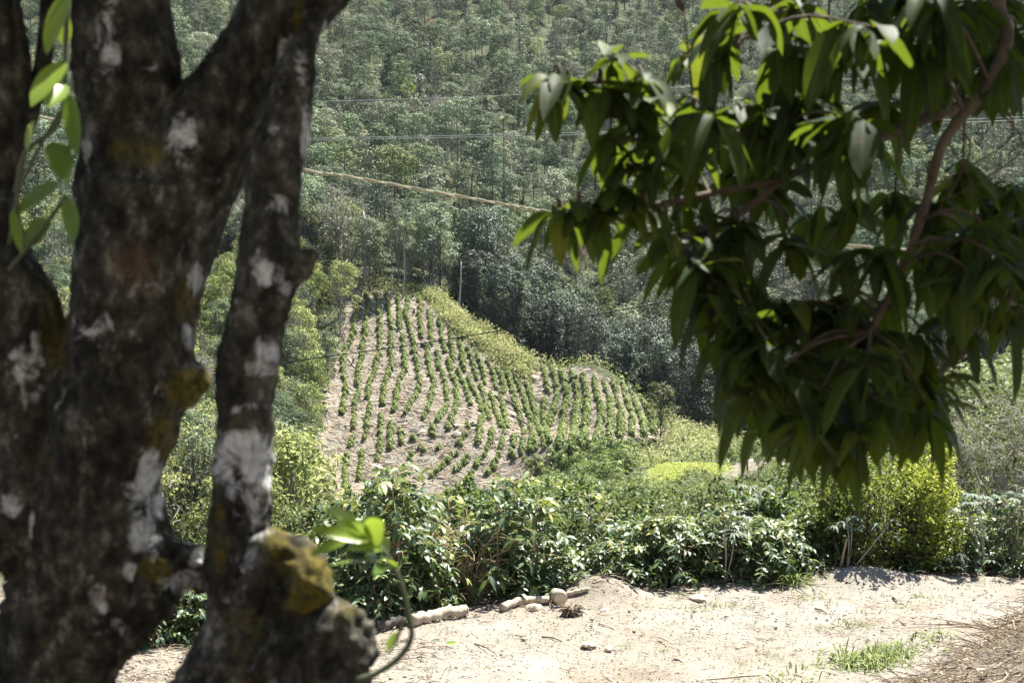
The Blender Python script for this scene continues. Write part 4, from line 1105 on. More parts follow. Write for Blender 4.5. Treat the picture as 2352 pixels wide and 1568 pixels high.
HB = []
for i, (h, w, ns, bare) in enumerate([(2.0, 1.25, 3, 0.05), (1.75, 1.3, 3, 0.0), (1.2, 1.25, 3, 0.0), (1.45, 1.5, 4, 0.0), (1.9, 1.1, 2, 0.3), (1.0, 1.0, 3, 0.0)]):
    st, lf = coffee_bush(500 + i, h, w, ns, bare)
    HB.append(dict(h=h, w=w, stem=st.mesh('coffee_stems', M['twig']), leaf=lf.mesh('coffee_leaves', M['coffee'])))
HEDGE = [  # print x, print top y, metres behind the road edge, variant, label
    (905, 1062, 0.7, 0, 'tallest coffee bush in the hedge, its top overlapping the field'),
    (1180, 1098, 0.7, 1, 'tall coffee bush with a dense drooping dark top, third along from the mossy stump'),
    (1352, 1128, 1.3, 4, 'open coffee bush with a leafy head on a bare stem behind the low bushes'),
    (790, 1140, 1.1, 4, 'thin coffee bush behind the blurred green shoot'),
    (1030, 1135, 1.7, 4, 'sparse coffee bush half hidden by bare tan twigs'),
    (860, 1290, 0.3, 2, 'low coffee bush at the foot of the tallest one, above the log'),
    (990, 1300, 0.45, 5, 'low leafy coffee bush just behind the left log'),
    (1250, 1275, 0.35, 2, 'low coffee bush right behind the curved log'),
    (1400, 1240, 0.35, 2, 'low coffee bush behind the sawn block of wood'),
    (1525, 1178, 0.55, 3, 'broad glossy coffee bush in the middle of the verge'),
    (1660, 1158, 0.6, 1, 'full glossy coffee bush left of the tall grass clump'),
    (1755, 1185, 0.45, 3, 'wide coffee bush just behind the tall grass clump'),
    (1850, 1178, 0.9, 3, 'dark coffee bush squeezed against the yellow-green shrub'),
    (1600, 1185, 1.0, 1, 'coffee bush filling the gap behind the two broad ones'),
    (1465, 1195, 1.2, 3, 'shaded coffee bush behind the low pair'),
    (720, 1250, 0.6, 1, 'coffee bush half hidden by the mossy lump of the old tree'),
    (1110, 1190, 1.3, 3, 'coffee bush in shade behind the drooping dark one'),
    (2215, 1165, 0.9, 1, 'coffee bush in front of the grey scrub beside the yellow-green shrub'),
    (2330, 1150, 0.7, 1, 'coffee bush at the far right end of the hedge'),
    (2140, 1260, 0.7, 3, 'low coffee bush at the right foot of the yellow-green shrub'),
    (2275, 1265, 0.5, 2, 'low coffee bush beneath the cassava stems'),
    (330, 1345, 0.35, 5, 'low coffee bush framed between the trunk and the slender stem'),
    (430, 1330, 0.5, 2, 'coffee bush touching the slender stem, beside the framed low one'),
    (400, 1250, 1.5, 3, 'coffee bush showing over the broken stub'),
    (560, 1250, 1.2, 3, 'coffee bush behind the slender stem'), (640, 1230, 1.1, 1, 'coffee bush behind the mossy lump'),
    (930, 1190, 1.5, 1, 'coffee bush right behind the tallest one'),
]
for (dx, ty, off, k, lab) in HEDGE:
    y = 18.5
    for _ in range(8):
        x = P(dx, 1300, y)[0]; y = float(back_edge(x)) + off
    z0 = float(H(x, y)); z1 = P(dx, ty, y)[2]
    b = HB[k]; s = (z1 - z0) / b['h']
    t = thing('coffee_bush', (x, y, z0), lab, 'coffee bush', 'coffee bushes of the roadside hedge')
    t.rotation_euler = (0, 0, random.uniform(0, 6.28)); wx = np.clip(s, 0.8, 1.15) * (1.08 if k in (2, 3) else 1.0)
    t.scale = (wx, wx, s)
    obj('stems', b['stem'], t); obj('foliage', b['leaf'], t)


def verge(dx, off, y=18.5):
    for _ in range(8):
        x = P(dx, 1300, y)[0]; y = float(back_edge(x)) + off
    return np.array([x, y, float(H(x, y))])


# bare tan twigs with a few berries
for (dx, off, n, hgt, lab) in [(985, 0.75, 60, 1.5, 'shrub of bare arching tan twigs with a few red berries between two coffee bushes'), (1085, 0.6, 45, 1.35, 'bare twiggy shrub leaning against the drooping dark coffee bush'), (880, 0.85, 35, 1.25, 'thin bare tan twigs at the foot of the tallest coffee bush')]:
    v = verge(dx, off); t = thing('twiggy_shrub', v, lab, 'shrub')
    gs, gl, gb = Geo(), Geo(), Geo()
    for i in range(n):
        a = RNG.uniform(0, 6.28); r = RNG.uniform(0.3, 1.0); z = hgt * RNG.uniform(0.25, 1.1)
        e = np.array([math.cos(a) * r, math.sin(a) * r * 0.7, z]); m_ = np.array([e[0] * 0.3, e[1] * 0.3, z * RNG.uniform(0.6, 0.95)])
        c = curve([np.array([RNG.normal() * 0.06, RNG.normal() * 0.06, -0.1]), m_, e], 8)
        tube(gs, c, np.linspace(0.010, 0.0035, 8), 4, RNG.uniform(0.3, 1), cap=False)
        for _ in range(3):
            j = RNG.integers(3, 8); d = nrmz(RNG.normal(size=3) + [0, 0, 0.2]) * RNG.uniform(0.12, 0.35)
            tube(gs, curve([c[j], c[j] + d * 0.5 + [0, 0, 0.03], c[j] + d], 4), np.linspace(0.005, 0.002, 4), 3, RNG.uniform(0.5, 1), cap=False)
            if RNG.random() < 0.75:
                leaves(gl, c[j] + d, nrmz(d + [0, 0, -0.05]), np.array([0.1, 0, 1.0]) + RNG.normal(size=3) * 0.4, RNG.uniform(0.07, 0.13), 0.05, 0.6, 4, 0.15, RNG.uniform(0.6, 1))
            elif RNG.random() < 0.5:
                q = c[j] + d * 0.6
                tube(gb, [q, q + [0, 0, 0.009], q + [0, 0, 0.018]], [0.004, 0.011, 0.004], 6, RNG.random())
    obj('stems', gs.mesh('twigs', M['twig']), t); obj('foliage', gl.mesh('twig_leaves', M['coffee']), t); obj('berries', gb.mesh('berries', M['berry']), t)


def leaf_bush(name, label, cat, v, w, d, h, ncl, n, L, ratio, leafmat, barkmat='darkbark', tintfn=None, nst=7, droop=0.2, twigs=0, base=0.1, sprig=0.75):
    t = thing(name, v, label, cat)
    gs, gl = Geo(), Geo()
    a = RNG.uniform(0, 2 * PI, ncl); rr = np.sqrt(RNG.uniform(0.1, 1, ncl)); zc = h * (base + (1 - base - 0.1) * RNG.uniform(0, 1, ncl))
    fr = np.sqrt(np.clip(1 - ((zc / h - 0.5) / 0.56) ** 2, 0.08, 1))
    cen = np.stack([np.cos(a) * rr * w / 2 * fr, np.sin(a) * rr * d / 2 * fr, zc], 1)
    per = n // ncl
    for c in cen:
        R = w * RNG.uniform(0.07, 0.16)
        u = unit(per); pos = c + u * (R * RNG.uniform(0.3, 1, per) ** 0.5)[:, None]
        ld = nrmz(u * 0.7 + [0, 0, 0.35] + RNG.normal(size=(per, 3)) * 0.5)
        tint = np.clip(RNG.normal(size=per) * 0.18 + (tintfn(pos) if tintfn else 0.45), 0, 1)
        LL = L * RNG.uniform(0.65, 1.3, per)
        leaves(gl, pos, ld, RNG.normal(size=(per, 3)) * 0.5 + [0, 0, 1], LL, LL * ratio, droop * RNG.uniform(0.2, 1.5, per), 3, 0.15, tint, 0.5)
        st = np.array([RNG.normal() * 0.1 * w, RNG.normal() * 0.08, -0.1])
        tube(gs, curve([st, st * 0.4 + c * 0.6 + [0, 0, 0.1 * h] - [0, 0, 0.02], c], 7), np.linspace(0.016, 0.004, 7), 4, RNG.random(), cap=False)
        if RNG.random() < sprig:
            od = nrmz((c - np.array([0, 0, h * 0.35])) / np.array([w, d, h]) + [0, 0, 0.35] + RNG.normal(size=3) * 0.25); sl = RNG.uniform(0.25, 0.6) * min(w, 1.6) * 0.45
            sp_ = curve([c, c + od * sl * 0.55 + RNG.normal(size=3) * 0.02, c + od * sl + [0, 0, 0.04]], 8)
            tube(gs, sp_, np.linspace(0.006, 0.002, 8), 3, RNG.random(), cap=False)
            m_ = 30; ti = RNG.integers(2, 8, m_)
            LL = L * RNG.uniform(0.7, 1.3, m_)
            leaves(gl, sp_[ti], nrmz(od * 0.6 + RNG.normal(size=(m_, 3)) * 0.6), RNG.normal(size=(m_, 3)) * 0.4 + [0, 0, 1], LL, LL * ratio, 0.25, 3, 0.15, np.clip((tintfn(sp_[ti]) if tintfn else 0.45) + 0.22 + RNG.normal(size=m_) * 0.12, 0, 1), 0.5)
        for _ in range(twigs):
            e = c + unit(1)[0] * R * 1.8
            tube(gs, curve([c, (c + e) / 2 + RNG.normal(size=3) * 0.05, e], 4), np.linspace(0.006, 0.002, 4), 3, RNG.uniform(0.5, 1), cap=False)
    obj('stems', gs.mesh(name + '_stems', M[barkmat]), t); obj('foliage', gl.mesh(name + '_leaves', M[leafmat]), t)
    return t


v = verge(2020, 0.9)
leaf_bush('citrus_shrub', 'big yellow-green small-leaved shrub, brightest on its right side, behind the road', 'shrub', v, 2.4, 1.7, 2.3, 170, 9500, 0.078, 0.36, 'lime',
          tintfn=lambda q: 0.26 + 0.36 * sstep(-0.2, 1.05, q[:, 0]) + 0.30 * sstep(0.9, 2.0, q[:, 2]) * sstep(-1.0, 0.6, q[:, 0] + 0.3))  # new growth, with the sunlit right side and top also painted brighter
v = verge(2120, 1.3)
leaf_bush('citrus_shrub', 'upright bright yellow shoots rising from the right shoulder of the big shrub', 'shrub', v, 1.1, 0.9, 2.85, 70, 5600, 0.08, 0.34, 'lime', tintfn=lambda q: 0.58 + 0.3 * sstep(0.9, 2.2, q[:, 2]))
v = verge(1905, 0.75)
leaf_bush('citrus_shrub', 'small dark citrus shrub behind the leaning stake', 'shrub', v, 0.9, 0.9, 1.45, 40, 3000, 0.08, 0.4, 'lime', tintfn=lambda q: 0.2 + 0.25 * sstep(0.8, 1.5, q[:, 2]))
for (bx, dist, w, h, lab) in [(2290, 27.0, 3.4, 3.9, 'grey dry-twigged bush above the right end of the hedge'), (2190, 30.0, 2.6, 3.3, 'grey-green scrubby bush behind the yellow-green shrub'), (2380, 24.5, 2.6, 3.6, 'dry leggy bush at the right edge under the overhanging branch')]:
    v = P(bx, 1300, dist); v[2] = float(H(v[0], v[1]))
    topz = P(bx, {2290: 850, 2190: 960, 2380: 880}[bx], dist)[2]; h = topz - v[2]
    leaf_bush('dry_bush', lab, 'shrub', v, w, w, h, 110, 3800, 0.08, 0.4, 'midgreen', 'palebark', None, twigs=9)
v = P(1960, 1300, 23.0); v[2] = float(H(v[0], v[1]))
leaf_bush('leafy_bush', 'loose green bush behind the big yellow-green shrub', 'shrub', v, 2.0, 1.6, P(1960, 1110, 23.0)[2] - v[2], 60, 4500, 0.09, 0.4, 'sunny', 'palebark', None, twigs=2)

for i, (bx, dist, wd_, top, lm, L_, lab) in enumerate([
        (700, 22.6, 1.6, 1150, 'midgreen', 0.10, 'light green leafy shrub behind the mossy lump'), (835, 24.5, 1.8, 1130, 'coffee', 0.13, 'leafy shrub behind the tallest coffee bush, on its left'),
        (985, 24.5, 1.7, 1135, 'midgreen', 0.10, 'pale green shrub above the bare tan twigs'), (1090, 25.5, 1.8, 1120, 'coffee', 0.13, 'dark leafy shrub left of the drooping coffee top'),
        (1265, 24.0, 1.7, 1150, 'midgreen', 0.09, 'yellowish shrub between the drooping and the open coffee bushes'), (1300, 26.5, 1.9, 1118, 'coffee', 0.13, 'dark shrub behind the yellowish one'),
        (1435, 25.0, 1.8, 1142, 'midgreen', 0.10, 'fresh green shrub right of the open coffee bush'), (1500, 23.2, 1.3, 1172, 'coffee', 0.13, 'leafy shrub below the banana plant'),
        (1625, 24.6, 1.9, 1150, 'midgreen', 0.08, 'fine-leaved shrub right of the white flowers'), (1690, 27.0, 2.2, 1118, 'midgreen', 0.11, 'broad light green shrub below the clearing'),
        (1770, 25.2, 1.8, 1128, 'coffee', 0.13, 'leafy shrub under the tips of the hanging leaves'), (1850, 26.4, 1.8, 1105, 'midgreen', 0.09, 'feathery green shrub left of the upright pole'),
        (2080, 24.5, 2.0, 1085, 'lime', 0.08, 'dark shrub rising behind the big yellow-green one'), (2180, 23.4, 1.7, 1110, 'midgreen', 0.09, 'olive shrub between the yellow shoots and the grey scrub')]):
    v = P(bx, 1300, dist); v[2] = float(H(v[0], v[1])); h_ = P(bx, top, dist)[2] - v[2]
    leaf_bush('leafy_bush', lab, 'shrub', v, wd_, wd_ * 0.8, h_, 70, 5200, L_, 0.42, lm, 'palebark', None, droop=0.4, twigs=1)

# white-flowered shrub
v = P(1565, 1300, 27.0); v[2] = float(H(v[0], v[1])); h = P(1565, 1165, 27.0)[2] - v[2]
t = leaf_bush('flowering_shrub', 'shrub covered in small creamy white flower heads behind the hedge', 'shrub', v, 2.4, 1.4, h, 60, 3600, 0.09, 0.4, 'sunny')
gg = Geo()
for _ in range(120):
    c = np.array([RNG.uniform(-1.2, 1.2), RNG.uniform(-0.7, 0.5), h * RNG.uniform(0.72, 1.02)]); n = 26; u = unit(n); u[:, 2] = abs(u[:, 2])
    cards(gg, c + u * 0.045 * RNG.uniform(0.6, 1.3), u, 0.03, None, 0.9)
obj('blossoms', gg.mesh('blossoms', M['flower'], False), t)

# banana plant
v = P(1495, 1300, 40.0); v[2] = float(H(v[0], v[1])); topz = P(1495, 1118, 40.0)[2] - v[2]
t = thing('banana_plant', v, 'young banana plant with broad upright leaves behind the open coffee bush', 'banana plant')
gg = Geo(); tube(gg, [[0, 0, -0.2], [0, 0, topz * 0.4], [0, 0, topz * 0.6]], [0.14, 0.12, 0.06], 8, 0.6); obj('stem', gg.mesh('banana_stem', M['twig']), t)
gg = Geo()
for a, el, L in [(0.2, 0.5, 1.9), (2.8, 0.55, 1.9), (1.4, 1.3, 1.9), (4.4, 1.1, 1.6), (3.6, 0.35, 1.6), (5.6, 0.4, 1.7)]:
    leaves(gg, np.array([[0, 0, topz * 0.55]]), np.array([math.cos(a) * math.cos(el), math.sin(a) * math.cos(el), math.sin(el)]), np.array([0, -0.6, 0.8]), L * 0.75, 0.42, 0.35, 9, 0.12, 0.6, 0.4, 0.02)
obj('foliage', gg.mesh('banana_leaves', M['shoot']), t)


def cassava(label, dx, off, hprint, top, lean=0.0, nwh=7, dist=None):
    v = verge(dx, off); hz = P(dx, top, v[1])[2] - v[2]
    t = thing('cassava_plant', v, label, 'cassava plant')
    gs, gl = Geo(), Geo()
    tips = [np.array([lean, 0, hz])] + [np.array([lean + RNG.normal() * 0.25, RNG.normal() * 0.2, hz * RNG.uniform(0.72, 1.0)]) for _ in range(2)]
    for tp in tips:
        tube(gs, curve([np.array([0, 0, -0.1]), tp * 0.55 + [0.04, 0, 0], tp], 9), np.linspace(0.016, 0.006, 9), 5, 0.7)
        for i in range(nwh):
            a = RNG.uniform(0, 6.28); p0 = tp - [0, 0, RNG.uniform(0, 0.22)]; d = np.array([math.cos(a), math.sin(a), RNG.uniform(-0.1, 0.8)]); d /= np.linalg.norm(d)
            e = p0 + d * RNG.uniform(0.10, 0.22)
            tube(gs, [p0, (p0 + e) / 2 + [0, 0, 0.02], e], [0.004, 0.003, 0.003], 3, 0.9, cap=False)
            b = nrmz(np.cross(d, [0, 0, 1.0]))
            for f in np.linspace(-1.25, 1.25, 6):
                leaves(gl, e[None], d * math.cos(f) + b * math.sin(f) + [0, 0, -0.15], np.array([0, -0.25, 1.0]), 0.15 * RNG.uniform(0.8, 1.2), 0.034, 0.5, 3, 0.1, RNG.uniform(0.2, 0.95))
    obj('stems', gs.mesh('cassava_stems', M['palebark']), t); obj('foliage', gl.mesh('cassava_leaves', M['cassava']), t)


cassava('cassava plant with grey-green fingered leaves on the right beside the coffee', 2262, 0.35, 0, 1130, -0.15)
cassava('cassava plant with fingered leaves standing further right, just inside the frame', 2330, 0.4, 0, 1120)
cassava('reddish-leaved cassava shoot near the base of the right-hand hedge', 2215, 0.25, 0, 1270, nwh=5)
cassava('tall thin cassava stem rising over the glossy hedge left of the hanging leaves', 1705, 1.3, 0, 1105, nwh=5)
cassava('slim cassava stem in front of the full glossy coffee bush', 1662, 0.12, 0, 1215, nwh=2)
cassava('short cassava sprig on a leaning stake before the yellow-green shrub', 1945, 0.2, 0, 1185, 0.05, nwh=4)

# leaning stake and a bare pole behind the shrub
v = verge(1925, 0.12); e = P(1945, 1235, v[1]) - v
gg = Geo(); tube(gg, curve([np.array([0, 0, -0.15]), e * 0.5 + [0.012, 0, 0], e], 7), np.linspace(0.022, 0.018, 7), 7, 0.45, 0.08)
tag(obj('garden_stake', gg.mesh('garden_stake', M['twig']), None, v), 'leaning brown stake stuck in the road verge before the yellow-green shrub', 'stake')
v = P(1943, 1300, 26.0); v[2] = float(H(v[0], v[1])); e = P(1941, 1060, 26.0) - v
gg = Geo(); tube(gg, curve([np.array([0, 0, -0.2]), e * 0.5, e], 6), np.linspace(0.06, 0.05, 6), 8, 0.4, 0.06)
tag(obj('wooden_pole', gg.mesh('wooden_pole', M['twig']), None, v), 'upright brown pole showing below the hanging leaves', 'pole')


# ------------------------------------------------------------------ grass clumps and road details
def grass_clump(n, L, w, spread, seed, arch=0.9):
    global RNG
    keep = RNG; RNG = np.random.default_rng(seed)
    gg = Geo()
    a = RNG.uniform(0, 6.28, n); el = RNG.uniform(0.5, 1.45, n)
    pos = np.stack([RNG.normal(size=n) * spread, RNG.normal(size=n) * spread, np.full(n, -0.01)], 1)
    d = np.stack([np.cos(a) * np.cos(el), np.sin(a) * np.cos(el), np.sin(el)], 1)
    LL = L * RNG.uniform(0.5, 1.2, n)
    leaves(gg, pos, d, np.stack([-np.cos(a) * 0.7, -np.sin(a) * 0.7, np.full(n, 0.7)], 1), LL, w, arch * RNG.uniform(0.3, 1.1, n), 5, 0.12, RNG.random(n) ** 1.3, 0.3)
    RNG = keep
    return gg


def ground_thing(name, me, v, label, cat, group=None, s=1.0, rz=0.0):
    o = tag(obj(name, me, None, v), label, cat, group); o.scale = (s, s, s); o.rotation_euler = (0, 0, rz); return o


def rp(dx, dy, up=0.0):
    v = hit(dx, dy, 8); v[2] = float(H(v[0], v[1])) + 0.045 + up; return v


v = verge(1822, -0.22)
ground_thing('grass_clump', grass_clump(150, 0.72, 0.016, 0.09, 61).mesh('tall_grass', M['grass']), v, 'tall arching grass clump at the foot of the hedge', 'grass clump')
for i, (dx, dy, s, lab) in enumerate([(1975, 1532, 1.0, 'wide lush grass clump on the near edge of the road'), (2045, 1512, 0.85, 'smaller grass clump touching the lush one on its right')]):
    ground_thing('grass_clump', grass_clump(300, 0.40, 0.018, 0.20, 62 + i, 1.0).mesh('low_grass', M['grass']), rp(dx, dy), lab, 'grass clump', None, s)
TM = [grass_clump(26, 0.085, 0.006, 0.045, 70 + i).mesh('weed_tuft', M['grass']) for i in range(4)]
for i, (dx, dy, s) in enumerate([(1998, 1418, 1.3), (1950, 1436, 1.5), (1975, 1440, 1.1), (2035, 1430, 1.0), (1890, 1448, .8), (1935, 1455, .7), (1765, 1508, 1.1), (1620, 1535, .9), (1700, 1530, .8), (1640, 1395, 1.2), (1690, 1395, 1.1), (1725, 1400, .8),
                                  (1600, 1405, 1.4), (1575, 1372, 1.6), (2105, 1420, .9), (2075, 1396, 1.3), (1905, 1395, .8), (1130, 1540, .8), (1290, 1555, .9), (1440, 1490, .7), (1350, 1478, .8), (1520, 1500, .8), (1530, 1440, .9), (1840, 1378, 1.3), (1880, 1372, 1.2),
                                  (2100, 1372, 1.2), (2140, 1378, 1.0), (1490, 1400, .8), (1850, 1560, 2.2), (1800, 1563, 1.8), (1870, 1540, 1.5), (1760, 1566, 1.6), (2090, 1490, 1.8), (2140, 1470, 2.0), (1700, 1566, 1.2), (1890, 1550, 1.3), (2120, 1480, 1.6), (2160, 1462, 1.7), (2190, 1500, 1.4)]):
    ground_thing('weed_tuft', TM[i % 4], rp(dx, dy), 'small green weed tuft growing on the pale dirt road', 'weed', 'weed tufts scattered over the dirt road', s * 1.7, i * 1.1)

# fallen logs on the verge
def road_log(name, label, pts, r0, r1, mat, cutends=True, dark=False):
    w = np.array([rp(a, b, r0 * 0.75) for a, b in pts]); base = w.mean(0)
    c = curve(w, 16) - base
    t = thing(name, base, label, 'log')
    gg = Geo(); rr = np.linspace(r0, r1, 16) * (1 + 0.06 * np.sin(np.arange(16) * 1.1)); tube(gg, c + RNG.normal(size=c.shape) * r0 * 0.10, rr, 14, 0.5, 0.09)
    obj('bark', gg.mesh(name, mat), t)
    if cutends:
        gg = Geo(); d = nrmz(c[-1] - c[-2]); tube(gg, [c[-1] - d * 0.004, c[-1] + d * 0.004], [r1 * 0.93, r1 * 0.9], 14, 0.5)
        obj('cut_end', gg.mesh('cut_end', M['cutwood']), t)
    return t


road_log('fallen_log', 'thick pale barkless log lying left at the verge, dappled with shade', [(945, 1440), (1010, 1426), (1072, 1418)], 0.088, 0.075, M['log'])
road_log('fallen_log', 'dark short log end behind the mossy stump', [(868, 1452), (905, 1444), (925, 1440)], 0.075, 0.07, M['charlog'], False)
road_log('fallen_log', 'slimmer curved grey log resting left of the sawn block', [(1152, 1408), (1200, 1392), (1262, 1388)], 0.062, 0.052, M['log'], False)
road_log('fallen_log', 'thin knotted branch end lying right of the sawn block', [(1300, 1376), (1335, 1366), (1352, 1362)], 0.04, 0.03, M['log'], False)
# sawn block
v = rp(1288, 1392); t = thing('sawn_block', v, 'short sawn block of trunk with its pale cut face towards the road', 'log')
gg = Geo(); tube(gg, [[-0.02, 0.2, 0.085], [0, 0.1, 0.09], [0, 0, 0.09]], [0.10, 0.11, 0.105], 18, 0.5, 0.10); me = gg.mesh('sawn_bark', M['log']); obj('bark', me, t)
gg = Geo(); tube(gg, [[0, -0.005, 0.09], [0, 0.01, 0.09]], [0.097, 0.099], 18, 0.5); obj('cut_face', gg.mesh('cut_face', M['cutwood']), t); t.rotation_euler = (0, 0, 0.25)
for i, (dx, dy, s, lab) in enumerate([(1225, 1402, 0.12, 'flat tan stone under the curved log'), (1392, 1409, 0.075, 'pale angular stone lying alone on the upper road'), (980, 1428, 0.11, 'pale stone in front of the thick log'),
                                      (1605, 1382, 0.14, 'pale flat stone at the verge beneath the hedge'), (1350, 1486, 0.10, 'flat pale stone in the middle of the road'), (1395, 1495, 0.06, 'small grey pebble in the middle of the road'),
                                      (865, 1560, 0.08, 'pale stone at the bottom beside the mossy stump'), (1395, 1562, 0.06, 'small brown stone at the bottom edge of the road'), (2260, 1555, 0.07, 'grey stone chip at the foot of the brush bank'), (2160, 1552, 0.06, 'small grey stone chip left of the other on the gravel strip')]):
    o = ground_thing('road_stone', rock_mesh(30 + i, M['stone'], 0.55, 2), rp(dx, dy, 0.0), lab, 'stone', None, s, i * 0.9)
# root clump
v = rp(1313, 1420); t = thing('root_clump', v, 'dug-up clump of brown roots and earth lying on the road', 'root clump')
gg = Geo()
for i in range(90):
    a = RNG.uniform(0, 6.28); e = np.array([math.cos(a) * 0.22, math.sin(a) * 0.14, RNG.uniform(0, 0.17)]) * RNG.uniform(0.5, 1.1)
    tube(gg, curve([np.array([RNG.normal() * 0.06, RNG.normal() * 0.05, 0.02]), e * 0.6 + [0, 0, 0.06], e], 5), np.linspace(0.014, 0.004, 5), 4, RNG.random() * 0.7, cap=False)
obj('roots', gg.mesh('roots', M['deadtwig']), t)
o = obj('earth_ball', rock_mesh(55, M['charlog'], 0.7, 2), t); o.scale = (0.13, 0.09, 0.10)
for i, (p0, p1, r, lab) in enumerate([((1872, 1405), (1900, 1417), .016, 'dark forked twig lying mid road, right of centre'), ((1515, 1470), (1560, 1500), .012, 'thin stick lying diagonally near the road centre'), ((1548, 1522), (1570, 1532), .022, 'short pale stick piece near the bottom of the road'),
                                      ((1245, 1470), (1290, 1480), .014, 'brown bark sliver on the road below the root clump'), ((1690, 1497), (1720, 1494), .010, 'pale straw lying mid road'), ((1090, 1485), (1140, 1510), .010, 'thin dark twig on the left of the road'),
                                      ((1620, 1570), (1790, 1558), .012, 'long straight straw along the bottom of the road'), ((2050, 1380), (2060, 1388), .02, 'curled dark twig below the verge mound'), ((1375, 1440), (1410, 1452), .012, 'bark strip on the road right of the root clump')]):
    a, b = rp(*p0, r * 0.7), rp(*p1, r * 0.7); base = (a + b) / 2
    gg = Geo(); tube(gg, curve([a - base, [0.01, 0.02, 0.012], b - base], 7), np.linspace(r, r * 0.5, 7), 6, 0.25 if 'dark' in lab or 'brown' in lab else 0.9, 0.1)
    tag(obj('stick', gg.mesh('stick', M['deadtwig']), None, base), lab, 'stick')
gg = Geo(); leaves(gg, np.array([[-0.07, 0, 0.03]]), np.array([1.0, 0.1, 0]), np.array([0, -0.5, 0.9]), 0.15, 0.06, -0.1, 5, 0.2, 0.9)
tag(obj('fallen_leaf', gg.mesh('fallen_leaf', M['shoot']), None, rp(1035, 1490)), 'fresh green leaf lying on the road at left', 'leaf')
gg = Geo(); leaves(gg, np.array([[-0.06, 0, 0.03]]), np.array([1.0, 0.3, 0]), np.array([0, -0.5, 0.9]), 0.13, 0.05, -0.1, 5, 0.2, 0.1)
tag(obj('fallen_leaf', gg.mesh('fallen_leaf', M['coffee']), None, rp(1000, 1484)), 'dark green leaf on the road left of the bright one', 'leaf')

# gravel chips on the road
n = 24000
gx = RNG.uniform(-9, 11, n); gy = RNG.uniform(14.6, 20.4, n); ok = gy < back_edge(gx) + 0.05
gx, gy = gx[ok], gy[ok]; n = len(gx); s = 0.004 + 0.014 * RNG.random(n) ** 3 + 0.02 * (RNG.random(n) > 0.992)
oct_ = np.array([[1, 0, 0], [-1, 0, 0], [0, 1, 0], [0, -1, 0], [0, 0, 1], [0, 0, -1]], float)
of = np.array([[0, 2, 4], [2, 1, 4], [1, 3, 4], [3, 0, 4], [2, 0, 5], [1, 2, 5], [3, 1, 5], [0, 3, 5]])
V = oct_[None] * (s[:, None, None] * RNG.uniform(0.5, 1.3, (n, 6, 1))) * np.array([1.3, 1.1, 0.7]); a = RNG.uniform(0, 6.28, n); ca, sa = np.cos(a)[:, None], np.sin(a)[:, None]
V = np.stack([V[..., 0] * ca - V[..., 1] * sa, V[..., 0] * sa + V[..., 1] * ca, V[..., 2]], -1)
V += np.stack([gx, gy, H(gx, gy) + 0.055 + s * 0.3], 1)[:, None]
g = Geo(); g.add(V.reshape(-1, 3), (np.arange(n)[:, None, None] * 6 + of[None]).reshape(-1, 3), np.repeat(RNG.random(n), 6))
M['chip'] = tint_mat('stone_chip', [(0, (0.12, 0.108, 0.095)), (0.3, (0.23, 0.205, 0.172)), (0.7, (0.30, 0.272, 0.225)), (1, (0.44, 0.41, 0.355))])
tag(obj('gravel', g.mesh('gravel', M['chip'], False)), kind='stuff', label='loose gravel and small stones on the dirt road')


def twig_mass(name, label, n, place, Lr, mat, up=0.15, rad=0.006):
    gg = Geo()
    for i in range(n):
        x, y, lift_ = place()
        z = float(H(x, y)) + lift_; L = RNG.uniform(*Lr); a = RNG.uniform(0, 6.28)
        d = np.array([math.cos(a), math.sin(a) * 0.7, RNG.normal() * up]) * L
        p0 = np.array([x, y, z])
        tube(gg, curve([p0, p0 + d * 0.5 + RNG.normal(size=3) * 0.12 * L * [1, 1, 0] + [0, 0, RNG.uniform(0, 0.16) * L], p0 + d], 5), np.linspace(rad, rad * 0.4, 5) * RNG.uniform(0.5, 1.5), 3, RNG.random(), cap=False)
    return tag(obj(name, gg.mesh(name, M[mat])), kind='stuff', label=label)


def bank_pt():
    while True:
        y = RNG.uniform(10.5, 15.0); x = RNG.uniform(3.0, 8.5)
        if x - 0.30 * (y - 13.4) > 3.6 + RNG.random() * 2.0: return x, y, RNG.uniform(0, 0.16)


twig_mass('dry_brush', 'heap of dry brown twigs and grass on the bank at the lower right', 5200, bank_pt, (0.05, 0.40), 'deadtwig', 0.25, 0.0055)
twig_mass('wood_mulch', 'dry wood chips and straw on the ground beside the trunks', 1500, lambda: (RNG.uniform(-6.5, -1.0), RNG.uniform(13.6, 16.6), 0.04), (0.06, 0.3), 'deadtwig', 0.05, 0.008)
twig_mass('verge_litter', 'thin dry litter along the foot of the hedge', 900, lambda: (lambda x: (x, float(back_edge(x)) + RNG.normal() * 0.25 + 0.05, 0.05))(RNG.uniform(-5, 9)), (0.08, 0.45), 'deadtwig', 0.1)
twig_mass('straw_litter', 'thin straws and twigs strewn over the road', 1500, lambda: (RNG.uniform(-2.5, 8), RNG.uniform(14.9, 19), 0.055), (0.04, 0.2), 'deadtwig', 0.03, 0.004)
g = Geo()
q = np.array([bank_pt() for _ in range(1500)])
a = RNG.uniform(0, 6.28, len(q)); el = RNG.uniform(0.3, 1.3, len(q))
leaves(g, np.stack([q[:, 0], q[:, 1], H(q[:, 0], q[:, 1]) + 0.03], 1), np.stack([np.cos(a) * np.cos(el), np.sin(a) * np.cos(el), np.sin(el)], 1), np.stack([-np.cos(a), -np.sin(a), np.full(len(q), 0.8)], 1), RNG.uniform(0.06, 0.2, len(q)), 0.012, 0.6, 4, 0.1, RNG.random(len(q)))
tag(obj('bank_grass', g.mesh('bank_grass', M['grass'])), kind='stuff', label='sparse green grass blades among the dry brush of the bank')
